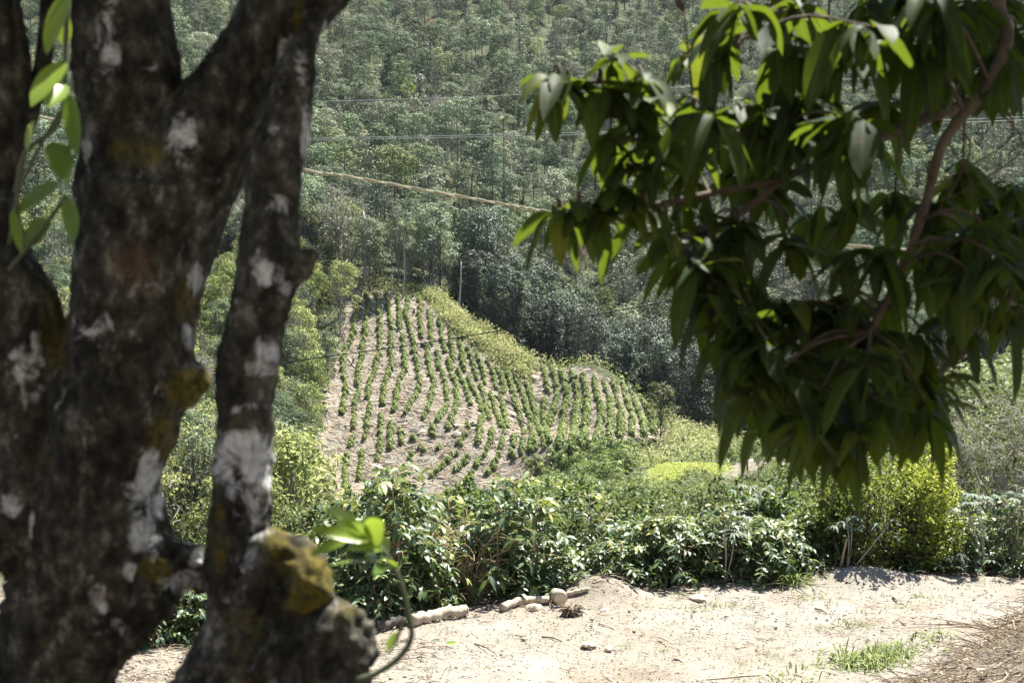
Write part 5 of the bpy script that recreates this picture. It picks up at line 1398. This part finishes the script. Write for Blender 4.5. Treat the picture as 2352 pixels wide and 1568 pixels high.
v = np.array([5.3, 14.2, 0.0]); v[2] = float(H(5.3, 14.2)) + 0.15
gg = Geo()
for i in range(7):
    tube(gg, curve([np.array([0.8, -0.3 + 0.06 * i, 0]), [0.1, 0.05 * i, 0.18], [-0.35 - 0.07 * i, 0.1 * i - 0.2, 0.10 + RNG.uniform(0, 0.25)]], 9), np.linspace(0.011, 0.003, 9), 4, RNG.uniform(0, 0.5), cap=False)
tag(obj('dead_branch', gg.mesh('dead_branch', M['deadtwig']), None, v), 'dry forked branch sticking out of the brush bank over the road', 'branch')

# ------------------------------------------------------------------ cables
def cable(name, label, pts, r, mat, sag_pts=40, sides=6, tints=None, wob=0.0):
    w = np.array([P(*p) for p in pts]); base = w.mean(0)
    c = curve(w, sag_pts)
    if wob: c = c + np.stack([np.zeros(len(c)), np.zeros(len(c)), np.sin(np.arange(len(c)) * 1.7) * wob], 1)
    gg = Geo(); tube(gg, c - base, np.full(len(c), r), sides, tints if tints is not None else 0.6)
    return tag(obj(name, gg.mesh(name, mat), None, base), label, 'cable')


cable('power_cable', 'uppermost thin grey cable crossing the forested slope', [(-900, 262, 46), (710, 233, 42), (1300, 212, 40), (1915, 183, 38), (2242, 165, 37), (3200, 105, 34)], 0.010, M['wire'])
cable('power_cable', 'upper cable of the close pair crossing the slope', [(-900, 332, 46), (73, 322, 44), (705, 317, 42), (1240, 306, 40), (1718, 292, 38), (2352, 268, 36), (3200, 230, 34)], 0.009, M['wire'])
cable('power_cable', 'lower cable of the close pair crossing the slope', [(-900, 338, 46), (73, 326, 44), (705, 321, 42), (1240, 311, 40), (1718, 298, 38), (2352, 275, 36), (3200, 238, 34)], 0.009, M['wire'])
cable('power_cable', 'black cable sagging across the coffee field', [(-900, 940, 62), (100, 905, 58), (477, 852, 55), (639, 833, 53), (784, 813, 52), (961, 789, 51), (1144, 759, 50), (1284, 736, 49), (1451, 707, 48), (1568, 684, 47), (1695, 659, 46), (2352, 520, 43), (3200, 330, 40)], 0.024, M['blackwire'])
cable('guy_wire', 'short thin wire slanting into the bushes below the hanging leaves', [(1752, 1222, 24), (1800, 1150, 25), (1840, 1098, 26), (2100, 760, 31), (2700, 0, 40)], 0.006, M['blackwire'])
cc = [(-900, 60, 7.6), (140, 278, 6.8), (167, 283, 6.8), (690, 388, 6.5), (784, 402, 6.45), (980, 437, 6.4), (1155, 468, 6.35), (1250, 484, 6.3), (1437, 512, 6.3), (1900, 560, 6.2), (2600, 600, 6.1), (3300, 610, 6.0)]
w = np.array([P(*p) for p in cc]); base = w.mean(0); c = curve(w, 240) - base
gg = Geo(); ph = np.arange(240) * 0.55
for k in range(2):
    off = np.stack([np.zeros(240), np.cos(ph + k * PI), np.sin(ph + k * PI)], 1) * 0.0040
    tube(gg, c + off, np.full(240, 0.0046), 6, 0.85 if k else 0.45)
tag(obj('twisted_rope', gg.mesh('twisted_rope', M['rope']), None, base), 'pale yellowish twisted rope slanting down across the view behind the trunks', 'rope')

# ------------------------------------------------------------------ old mossy tree in front
TY = 2.7


def chain(nodes, y=TY):
    out, rr = [], []
    for n_ in nodes:
        yy_ = n_[3] if len(n_) > 3 else y
        out.append(P(n_[0], n_[1], yy_)); rr.append(n_[2] * mscale(yy_))
    return np.array(out), np.array(rr)


def blob(chains, voxel, name, amp=1.0, spots=(), moss=(), fat=1.0):
    gg = Geo()
    for nodes in chains:
        p, r = chain(nodes); r = r * fat; m = max(8, len(p) * 6)
        pr = curve(np.concatenate([p, r[:, None]], 1), m)
        tube(gg, pr[:, :3], np.maximum(pr[:, 3], 0.003), 20, 0)
    me = gg.mesh(name + '_raw', M['bark'])
    o = bpy.data.objects.new(name + '_raw', me); COL.objects.link(o)
    md = o.modifiers.new('r', 'REMESH'); md.mode = 'VOXEL'; md.voxel_size = voxel
    sm = o.modifiers.new('s', 'SMOOTH'); sm.iterations = 4; sm.factor = 0.5
    dg = bpy.context.evaluated_depsgraph_get()
    me2 = bpy.data.meshes.new_from_object(o.evaluated_get(dg))
    bpy.data.objects.remove(o); me2.name = name
    nv = len(me2.vertices); co = np.zeros(nv * 3, np.float32); me2.vertices.foreach_get('co', co); co = co.reshape(-1, 3).astype(float)
    no = np.zeros(nv * 3, np.float32); me2.vertices.foreach_get('normal', no); no = no.reshape(-1, 3)
    dsp = np.zeros(nv)
    for i in range(nv):
        v_ = Vector(co[i]); s_ = Vector((v_.x, v_.y, v_.z * 0.5))
        dsp[i] = mnoise.noise(s_ * 7) * 0.013 + mnoise.noise(s_ * 17) * 0.009 + abs(mnoise.noise(v_ * 33)) * 0.009 + mnoise.noise(v_ * 75) * 0.003
    dsp = dsp * (1 + 1.4 * sstep(1190, 1330, to_print(co[:, 0], co[:, 1], co[:, 2])[1]))
    co2 = co + no * (dsp * amp)[:, None]
    me2.vertices.foreach_set('co', co2.astype(np.float32).ravel())
    dx, dy = to_print(co[:, 0], co[:, 1], co[:, 2])
    li = np.zeros(nv); mo = np.zeros(nv)
    for arr, lst in ((li, spots), (mo, moss)):
        for (a, b, ra, rb, k) in lst:
            d = ((dx - a) / ra) ** 2 + ((dy - b) / rb) ** 2
            np.maximum(arr, (k + 0.04) * (1 - sstep(0.05, 1.9, d)), out=arr)
    for nm, arr in (('tint', li), ('tree', mo)):
        at = me2.attributes.get(nm)
        if at is None or at.domain != 'POINT':
            if at is not None: me2.attributes.remove(at)
            at = me2.attributes.new(nm, 'FLOAT', 'POINT')
        at.data.foreach_set('value', arr.astype(np.float32))
    me2.materials.clear(); me2.materials.append(M['bark'])
    me2.polygons.foreach_set('use_smooth', np.ones(len(me2.polygons), bool)); me2.update()
    return me2


old = thing('mossy_tree', (0, 0, 0), 'old lichen-covered forked tree with several trunks close to the camera on the left', 'tree')
base0 = P(300, 1568, TY); base0[2] = float(H(base0[0], TY))
old.location = base0


def old_part(name, me, label=None):
    o = obj(name, me, old, -base0)
    if label: o['label'] = label
    return o


old_part('trunk', blob([
    [(190, 2500, 200), (150, 1800, 160), (122, 1568, 147), (150, 1445, 140), (178, 1382, 150), (220, 1245, 163), (225, 1112, 147), (235, 1045, 147), (255, 973, 152), (275, 896, 150), (295, 812, 147), (315, 706, 144), (331, 606, 152), (343, 522, 158), (352, 420, 172)],
    [(330, 470, 140), (300, 300, 112), (293, 165, 116), (283, 80, 110), (277, 0, 111), (268, -150, 108), (240, -420, 95), (200, -800, 70)],
    [(380, 450, 140), (455, 340, 125), (520, 240, 100), (565, 165, 88), (610, 90, 88), (668, 0, 100), (760, -120, 95), (900, -350, 80), (1010, -700, 60)],
    [(350, 890, 85), (410, 880, 60), (452, 872, 44), (478, 880, 22)],
    [(150, 1330, 20), (60, 1200, 130), (55, 1050, 120), (50, 900, 105), (50, 800, 100), (45, 709, 95), (15, 650, 85), (-20, 590, 80), (-45, 500, 74), (-40, 400, 74), (-12, 267, 74), (-10, 167, 74), (-30, 0, 70), (-60, -300, 60)],
], 0.009, 'mossy_trunk', 1.0,
    spots=[(420, 330, 45, 70, .34), (610, 250, 18, 40, .5), (660, 130, 22, 60, .5), (720, 60, 30, 40, .45), (455, 640, 22, 40, .55), (432, 775, 14, 35, .6), (345, 1090, 32, 60, .62), (330, 1180, 40, 80, .45), (355, 1160, 30, 40, .55), (330, 1240, 40, 30, .5), (300, 1310, 20, 22, .5), (225, 1365, 28, 30, .42), (240, 1392, 16, 12, .6), (265, 1430, 20, 25, .45),
            (200, 340, 14, 30, .5), (60, 860, 45, 90, .34), (20, 420, 60, 60, .25), (245, 90, 50, 120, .22), (250, 770, 60, 60, .2), (25, 1160, 25, 30, .42), (75, 1190, 10, 45, .45), (150, 400, 20, 30, .4)],
    moss=[(440, 900, 60, 50, .45), (430, 680, 30, 60, .25), (690, 60, 12, 60, .35), (370, 1000, 40, 60, .25), (320, 340, 60, 40, .2), (350, 1310, 30, 30, .4), (130, 760, 40, 120, .2)]))
old_part('stem', blob([
    [(735, 20, 22, 2.62), (700, 110, 34, 2.6), (676, 200, 42, 2.58), (654, 300, 52, 2.56), (632, 390, 64, 2.54), (620, 522, 66, 2.52), (612, 606, 69, 2.5), (592, 706, 67, 2.5), (577, 790, 66, 2.5), (570, 856, 63, 2.5), (564, 923, 61, 2.5), (562, 1045, 64, 2.5), (555, 1145, 65, 2.5), (547, 1212, 66, 2.5), (550, 1300, 68, 2.5), (558, 1378, 72, 2.5), (550, 1478, 85, 2.5), (540, 1568, 120, 2.5), (530, 1720, 150, 2.5), (500, 2600, 190, 2.5)],
    [(640, 625, 40, 2.5), (690, 605, 34, 2.5), (716, 584, 22, 2.5), (726, 566, 10, 2.5)],
    [(560, 1440, 60, 2.5), (606, 1340, 44, 2.46), (628, 1262, 34, 2.44), (652, 1240, 24, 2.44)], [(650, 1248, 26, 2.44), (690, 1290, 46, 2.44), (700, 1345, 50, 2.44), (668, 1410, 62, 2.46), (640, 1500, 90, 2.46)],
    [(540, 1520, 100, 2.5), (640, 1500, 98, 2.46), (720, 1470, 80, 2.44), (790, 1452, 58, 2.42), (826, 1450, 40, 2.42)], [(790, 1440, 50, 2.42), (815, 1490, 58, 2.42), (780, 1540, 66, 2.42), (700, 1620, 120, 2.46), (620, 2300, 200, 2.5)],
    [(740, 1440, 40, 2.42), (752, 1408, 22, 2.42)], [(800, 1430, 24, 2.4), (816, 1404, 12, 2.4)],
], 0.008, 'mossy_stem', 1.0,
    spots=[(635, 465, 45, 28, .40), (620, 625, 40, 30, .42), (660, 660, 20, 18, .5), (615, 800, 30, 35, .55), (595, 850, 35, 25, .5), (540, 945, 14, 16, .55), (590, 930, 35, 10, .4), (562, 1040, 75, 62, .60), (575, 1110, 70, 45, .46), (590, 1200, 40, 90, .3), (700, 300, 12, 90, .45), (690, 150, 16, 60, .4)],
    moss=[(560, 980, 60, 20, .2), (500, 1230, 25, 90, .2), (720, 1350, 40, 60, .5), (690, 1290, 50, 40, .3), (640, 1250, 25, 30, .35), (560, 1440, 60, 60, .2), (800, 1420, 40, 30, .15)], fat=1.06), 'slender straight stem with broad white lichen bands')
old_part('cut_stub', blob([[(300, 1340, 75), (370, 1312, 52), (420, 1298, 38), (466, 1290, 30)], [(440, 1300, 24), (456, 1330, 16), (458, 1352, 6)]], 0.006, 'broken_stub', 1.2, spots=[(415, 1330, 50, 20, .5), (450, 1280, 30, 20, .4)], moss=[(360, 1310, 40, 30, .4)]), 'short broken pale stub')
gg = Geo(); p, r = chain([(120, -150, 22), (112, 0, 20), (104, 110, 19), (88, 190, 19), (62, 280, 22), (30, 360, 24)], 2.75); tube(gg, curve(p, 14), curve(r[:, None], 14)[:, 0], 10, 0, 0.06)
old_part('branch', gg.mesh('dark_branch', M['bark'], True))


def print_leaf(gg, b, e, wpr, y0, y1, tint, droop=0.12, rows=7):
    wpr = wpr * 0.95; y1 = y1 + RNG.uniform(-0.05, 0.05)
    p0, p1 = P(*b, y0), P(*e, y1); d = p1 - p0; L = np.linalg.norm(d)
    d = d + np.array([0, 0, droop * L])
    leaves(gg, p0[None], d, np.array([0.1, -0.6, 0.8]) + RNG.normal(size=3) * 0.3, L, wpr * mscale(y0), droop, rows, 0.16, tint, 0.45)


gg = Geo()
for pts_, r in [([(158, -40), (150, 120), (146, 240), (120, 300), (60, 345), (45, 400), (38, 470), (22, 560)], .0055), ([(145, 245), (100, 320), (60, 400), (30, 440)], .004), ([(150, 450), (110, 510), (60, 570), (20, 620)], .005), ([(60, 345), (35, 430)], .004)]:
    tube(gg, curve([P(a, b, 2.45) for a, b in pts_], 18), np.linspace(r, r * 0.7, 18), 6, 0.4)
sh = old_part('shoot', gg.mesh('shoot_stem', M['greenstem']))
gg = Geo()
for b, e, w_, t_ in [((158, -20), (112, 112), 50, .9), ((140, 20), (150, 100), 40, .6), ((152, 140), (78, 238), 56, .9), ((150, 190), (110, 245), 50, .7), ((158, 215), (176, 345), 42, .4), ((120, 325), (150, 415), 60, .2), ((150, 335), (175, 345), 30, .3), ((138, 420), (42, 488), 50, .35), ((152, 450), (166, 545), 42, .3), ((118, 505), (62, 562), 58, .15), ((28, 480), (48, 575), 26, .5), ((60, 350), (80, 270), 26, .5)]:
    print_leaf(gg, b, e, w_, 2.45, 2.42, t_)
obj('leaves', gg.mesh('shoot_leaves', M['shoot']), sh)
gg = Geo()
tube(gg, curve([P(a, b, 2.2) for a, b in [(820, 1560), (862, 1546), (915, 1510), (945, 1462), (938, 1410), (925, 1350), (905, 1300), (880, 1262), (850, 1235)]], 26), np.linspace(.0062, .0032, 26), 8, 0.35)
tube(gg, curve([P(a, b, 2.2) for a, b in [(930, 1420), (918, 1450), (908, 1475)]], 6), np.linspace(.004, .003, 6), 6, 0.6)
sp = old_part('shoot', gg.mesh('sprout_stem', M['greenstem']), 'young leafy sprout curving up from the base')
gg = Geo()
for b, e, w_, t_ in [((855, 1245), (702, 1212), 38, .9), ((830, 1215), (738, 1162), 36, .9), ((850, 1235), (768, 1195), 46, 1), ((800, 1240), (714, 1275), 34, .7), ((850, 1240), (885, 1190), 70, .75), ((870, 1255), (800, 1190), 40, .9), ((890, 1290), (745, 1300), 30, .6), ((880, 1262), (790, 1262), 34, .8), ((905, 1296), (862, 1322), 46, 0.0), ((910, 1300), (872, 1280), 36, .1), ((915, 1450), (892, 1492), 26, .2), ((870, 1240), (890, 1262), 40, .5), ((860, 1270), (840, 1290), 26, .5)]:
    print_leaf(gg, b, e, w_, 2.2, 2.17, t_)
obj('leaves', gg.mesh('sprout_leaves', M['shoot']), sp)

# ------------------------------------------------------------------ overhanging branch on the right
ov = thing('leafy_tree', (0, 0, 0), 'dark large-leaved tree whose leafy boughs hang in from the upper right', 'tree')
tb = np.array([2.75, 3.6, float(H(2.75, 3.6))]); ov.location = tb
gg = Geo(); tube(gg, curve([[2.75, 3.6, tb[2] - 0.3], [2.7, 3.55, -0.6], [2.62, 3.6, 0.5], [2.5, 3.7, 1.6], [2.3, 3.7, 2.6]], 22), np.linspace(0.14, 0.06, 22), 12, 0.5, 0.04)
tr_me = gg.mesh('leafy_trunk', M['branch'], True, tb); obj('trunk', tr_me, ov)
BR = [
    ([(2900, 60, 3.6), (2600, 130, 3.55), (2352, 205, 3.5), (2200, 245, 3.45), (2060, 300, 3.4), (1930, 360, 3.35), (1800, 410, 3.3), (1700, 490, 3.25), (1560, 560, 3.2)], .024, .006),
    ([(2500, -350, 3.5), (2300, -100, 3.3), (2290, 0, 3.2), (2312, 90, 3.15), (2265, 200, 3.1), (2170, 320, 3.1), (2130, 450, 3.1), (2080, 600, 3.1), (2000, 760, 3.1)], .022, .008),
    ([(2850, 300, 3.6), (2600, 450, 3.6), (2352, 655, 3.55), (2290, 722, 3.5), (2200, 820, 3.4), (2080, 900, 3.35), (1960, 960, 3.3)], .022, .006),
    ([(2800, -420, 3.7), (2400, -300, 3.6), (2100, -150, 3.5), (1900, -40, 3.4), (1750, 40, 3.3), (1690, 110, 3.25)], .022, .005),
    ([(1930, 360, 3.35), (1800, 330, 3.3), (1640, 290, 3.2), (1500, 230, 3.1), (1400, 190, 3.05), (1290, 190, 3.0)], .012, .004),
    ([(1800, 410, 3.3), (1650, 440, 3.2), (1500, 470, 3.1), (1380, 485, 3.05), (1290, 488, 3.0)], .010, .004),
]
BC = []
for pts_, r0, r1 in BR:
    BC.append(curve([P(*p) for p in pts_], 40))
WH = [[], [], [], [], [], []]
WHORLS = [(1268, 182), (1300, 200), (1420, 132), (1385, 195), (1480, 178), (1560, 135), (1640, 95), (1700, 12), (1760, 25), (1840, 12), (1930, 22), (2000, 25), (2100, 12), (2200, 22), (2300, 22), (1660, 40),
          (1500, 232), (1590, 242), (1450, 262), (1560, 300), (1640, 290), (1690, 245), (1760, 185), (1840, 122), (1900, 92), (1990, 112), (2080, 92), (2180, 102), (2280, 132), (2340, 92), (1720, 110),
          (1760, 262), (1850, 222), (1950, 192), (2050, 192), (2150, 180), (2100, 130), (2000, 60), (2250, 60),
          (1400, 322), (1480, 372), (1420, 422), (1560, 402), (1650, 382), (1278, 492), (1335, 470), (1385, 482), (1480, 472), (1560, 482), (1740, 342), (1820, 322), (1930, 272), (2030, 262), (1980, 320),
          (1500, 330), (1600, 340), (1700, 400), (1430, 370),
          (1640, 560), (1560, 582), (1700, 520), (1760, 450), (1870, 520), (1960, 500), (2050, 500), (2140, 480), (2230, 490), (2320, 420), (2345, 500),
          (1740, 590), (1830, 570), (1920, 590), (2010, 590), (2110, 580), (2200, 600), (2290, 560), (1660, 600),
          (1720, 690), (1800, 700), (1900, 690), (1990, 680), (2080, 690), (2180, 700), (2260, 650), (2340, 700), (2330, 610),
          (1760, 800), (1840, 810), (1930, 800), (2020, 800), (2110, 790), (2200, 760), (2225, 830), (1720, 770),
          (1760, 905), (1830, 930), (1920, 920), (2010, 910), (2090, 880), (2160, 900), (1790, 870),
          (1850, 985), (1800, 960), (1940, 990), (2040, 950), (2120, 930), (1980, 880), (1890, 860)]
TWG = [Geo() for _ in BR]; LVS = [Geo() for _ in BR]
allb = np.concatenate(BC); own = np.repeat(np.arange(len(BR)), 40)
WHORLS += [(a + RNG.normal() * 30, b + RNG.normal() * 28) for a, b in WHORLS if a > 1640 and a < 2150 and RNG.random() < 0.22]
WHORLS += [(1560, 545), (1585, 575), (1610, 545), (1630, 600), (1655, 560), (1680, 640), (1650, 690), (1700, 740), (1720, 860), (1705, 900), (1740, 960), (1800, 1015), (1860, 1020), (1930, 1025), (1980, 1010), (2060, 985), (1760, 1000), (2130, 960), (2190, 900), (2210, 420), (2260, 440), (2300, 540), (2240, 560), (2150, 560), (2320, 640), (2345, 560)]
WHORLS += [(1560, 585), (1600, 610), (1640, 650), (1545, 560), (1690, 880), (1700, 820), (1720, 930), (1760, 980), (1660, 700)]
WHORLS = [q for q in WHORLS if not (q[0] > 2180 and 560 < q[1] and RNG.random() < 0.35) and not (1640 < q[0] < 2352 and RNG.random() < 0.12)]
for (dx, dy) in WHORLS:
    dy = dy - (22 if dy > 700 else 0)
    c = P(dx, dy, 3.0 if dx < 1550 else RNG.uniform(2.75, 3.9))
    d2 = np.linalg.norm((allb - c) * [1, 0.6, 1], axis=1); j = int(np.argmin(d2)); k = own[j]; s0 = allb[j]
    mid_ = (s0 + c) / 2 + [0, 0, 0.04]
    tube(TWG[k], curve([s0, mid_, c], 8), np.linspace(0.0055, 0.0028, 8), 5, RNG.random(), cap=False)
    big = dx > 1620
    for ring in range(3 if big else 2):
        n = int(RNG.integers(4, 7)); a = RNG.uniform(0, 6.28) + np.arange(n) * 2 * PI / n + RNG.normal(size=n) * 0.3
        el = RNG.uniform(-0.95, 0.45, n) - 0.2 * ring
        d = np.stack([np.cos(a) * np.cos(el), np.sin(a) * np.cos(el), np.sin(el)], 1)
        L = (0.102 if big else 0.098) * RNG.uniform(0.5, 1.3, n)
        p0 = c + (mid_ - c) * (0.22 * ring) + RNG.normal(size=(n, 3)) * 0.006 + d * 0.008
        nr = np.stack([-np.cos(a) * np.sin(el), -np.sin(a) * np.sin(el), np.cos(el)], 1) + RNG.normal(size=(n, 3)) * 0.25
        lit_tint = np.clip(RNG.normal(size=n) * 0.2 + (0.45 if big else 0.72) - 0.12 * ring, 0, 1)  # left-hand tips get a lighter tint, painting in their sunlight
        leaves(LVS[k], p0, d, nr, L, L * RNG.uniform(0.40, 0.54, n), RNG.uniform(0.0, 1.0, n), 8, RNG.choice([0.1, 0.2, 0.3]), lit_tint, 0.5, 0.03)
# upright thin twig
tube(TWG[4], curve([P(1640, 290, 3.2), P(1600, 270, 3.1), P(1582, 130, 3.1), P(1572, 28, 3.1)], 10), np.linspace(.005, .0025, 10), 5, 0.5)
leaves(TWG[4], P(1572, 30, 3.1)[None], np.array([-0.4, 0, 0.8]), np.array([0, -1.0, 0.2]), 0.05, 0.02, 0.2, 4, 0.1, 0.2)
for a, b in [((2230, 340), (2090, 560)), ((2330, 300), (2150, 420)), ((2352, 330), (2170, 460)), ((2130, 380), (2120, 520)), ((2180, 330), (2240, 450))]:
    tube(TWG[1], curve([BC[1][int(np.argmin(np.linalg.norm(BC[1] - P(*a, 3.2), axis=1)))], P(*a, 3.2), P((a[0] + b[0]) / 2 + 12, (a[1] + b[1]) / 2 + 8, 3.2), P(*b, 3.2)], 9), np.linspace(.004, .0015, 9), 4, 0.6)
for k, (pts_, r0, r1) in enumerate(BR):
    gg = Geo(); tube(gg, BC[k], np.linspace(r0, r1, 40), 10, 0.5, 0.03)
    b = obj('branch', gg.mesh('branch', M['branch'], True, tb), ov)
    if TWG[k].n: obj('twigs', TWG[k].mesh('twigs', M['branch'], True, tb), b)
    if LVS[k].n: obj('leaves', LVS[k].mesh('leaves', M['bigleaf'], True, tb), b)


# crowns overhead (above the picture) that keep both trees in shade
LIT = [P(790, 1230, 2.2), P(860, 1290, 2.2), P(1270, 200, 3.0), P(1340, 250, 3.0), P(1420, 150, 3.05), P(1540, 150, 3.05), P(1650, 60, 3.1), P(1700, 150, 3.1), P(1280, 500, 3.0), P(1400, 480, 3.05), P(1760, 60, 3.1),
       P(110, 60, 2.45), P(100, 190, 2.45), P(700, 1310, 2.45), P(430, 1300, 2.6), P(355, 1120, 2.6), P(440, 790, 2.6), P(1950, 40, 3.2), P(1600, 250, 3.1), P(330, 1230, 2.5)]


def overhead(name, targets, kr, ncl, per, L, mat, parent, origin, rad=0.34):
    lf, tw = Geo(), Geo(); done = 0
    while done < ncl:
        tg = targets(); c = tg + SUN * RNG.uniform(*kr)
        if c[2] - 0.4 < 0.20 * c[1] + 0.25: continue
        if min(np.linalg.norm(np.cross(c - q, SUN)) for q in LIT) < rad + 0.02: continue
        u = unit(per); pos = c + u * rad * RNG.uniform(0.2, 1, per)[:, None] ** 0.5
        a = RNG.uniform(0, 6.28, per)
        leaves(lf, pos, np.stack([np.cos(a), np.sin(a), RNG.uniform(-0.7, 0.2, per)], 1), RNG.normal(size=(per, 3)) * 0.35 + [0, 0, 1], L * RNG.uniform(0.7, 1.2, per), L * 0.38, 0.4, 3, 0.15)
        done += 1
        if done % 5: continue
        e = origin + np.array([0, 0, 1.6])
        tube(tw, curve([e, (e + c) / 2 + RNG.normal(size=3) * 0.2 + [0, 0, 0.3], c], 8), np.linspace(0.03, 0.006, 8), 5, 0.3, cap=False)
    cr = obj('crown', lf.mesh(name + '_crown', M[mat], True), parent)
    cr.location = -parent.location
    o = obj('limbs', tw.mesh(name + '_limbs', M['branch'], True), cr)


def tgt_left():
    return P(RNG.uniform(-150, 900), RNG.uniform(-100, 1700), RNG.uniform(2.3, 2.85))


def tgt_right():
    return P(RNG.uniform(1750, 2500), RNG.uniform(120, 1100), RNG.uniform(2.7, 3.9))


overhead('mossy', tgt_left, (1.6, 4.2), 120, 85, 0.13, 'bigleaf', old, P(300, -300, 2.8))
def tgt_cover():
    return np.array([RNG.uniform(-3.2, 3.6), RNG.uniform(-1.8, 3.6), 0.0])


overhead('added_shade', tgt_cover, (2.0, 4.2), 150, 80, 0.14, 'bigleaf', old, P(300, -300, 2.8), 0.42)  # extra unseen clumps added over the camera to cut light on the trunks
overhead('leafy', tgt_right, (1.2, 3.2), 70, 80, 0.15, 'bigleaf', ov, np.array([2.3, 3.7, 1.4]))

# ------------------------------------------------------------------ light, air, camera
w = bpy.data.worlds.new('World'); SC.world = w; w.use_nodes = True
nt = w.node_tree; bg = nt.nodes['Background']
sky = nt.nodes.new('ShaderNodeTexSky'); sky.sky_type = 'NISHITA'; sky.sun_disc = False
sky.sun_elevation = math.asin(SUN[2]); sky.sun_rotation = math.atan2(SUN[0], SUN[1])
sky.altitude = 1500
nt.links.new(sky.outputs[0], bg.inputs[0]); bg.inputs[1].default_value = 0.062
ld = bpy.data.lights.new('sun', 'SUN'); ld.energy = 5.0; ld.angle = math.radians(0.5); ld.color = (1.0, 0.955, 0.88)
lo = bpy.data.objects.new('sun', ld); COL.objects.link(lo); lo.rotation_euler = Vector(SUN).to_track_quat('Z', 'Y').to_euler()

cd = bpy.data.cameras.new('camera'); cam = bpy.data.objects.new('camera', cd); COL.objects.link(cam)
cd.lens = 45.0; cd.sensor_width = 36.0; cd.clip_end = 3000; cd.clip_start = 0.05
cd.dof.use_dof = True; cd.dof.focus_distance = 55.0; cd.dof.aperture_fstop = 5.0; cd.dof.aperture_blades = 9
cam.rotation_euler = (PI / 2 - PITCH, 0, 0)
SC.camera = cam

HAZE = True
if HAZE:
    m, nt, out = new_mat('haze_air')
    pv = N(nt, 'ShaderNodeVolumePrincipled'); pv.inputs['Density'].default_value = 0.00003; pv.inputs['Color'].default_value = (0.80, 0.88, 1.0, 1); pv.inputs['Anisotropy'].default_value = 0.3
    nt.links.new(pv.outputs[0], out.inputs['Volume'])
    zlo, zhi = float(ZZ.min()) - 1.0, float(max(ZZ.max() + 25, 20))
    x0, x1, y0, y1 = -1000, 1000, -40, 1000
    V = np.array([[x, y, z] for z in (zlo, zhi) for y in (y0, y1) for x in (x0, x1)], float)
    F = np.array([[0, 2, 3, 1], [4, 5, 7, 6], [0, 1, 5, 4], [2, 6, 7, 3], [0, 4, 6, 2], [1, 3, 7, 5]])
    g = Geo(); g.add(V, F)
    tag(obj('haze', g.mesh('haze', m, False)), kind='stuff', label='thin bluish air over the valley')

SC.view_settings.view_transform = 'Standard'; SC.view_settings.look = 'None'; SC.view_settings.exposure = 2.05; SC.view_settings.gamma = 1.0
SC.cycles.use_denoising = True
SC.cycles.max_bounces = 8; SC.cycles.transmission_bounces = 4; SC.cycles.diffuse_bounces = 3; SC.cycles.glossy_bounces = 2; SC.cycles.transparent_max_bounces = 4; SC.cycles.volume_bounces = 0
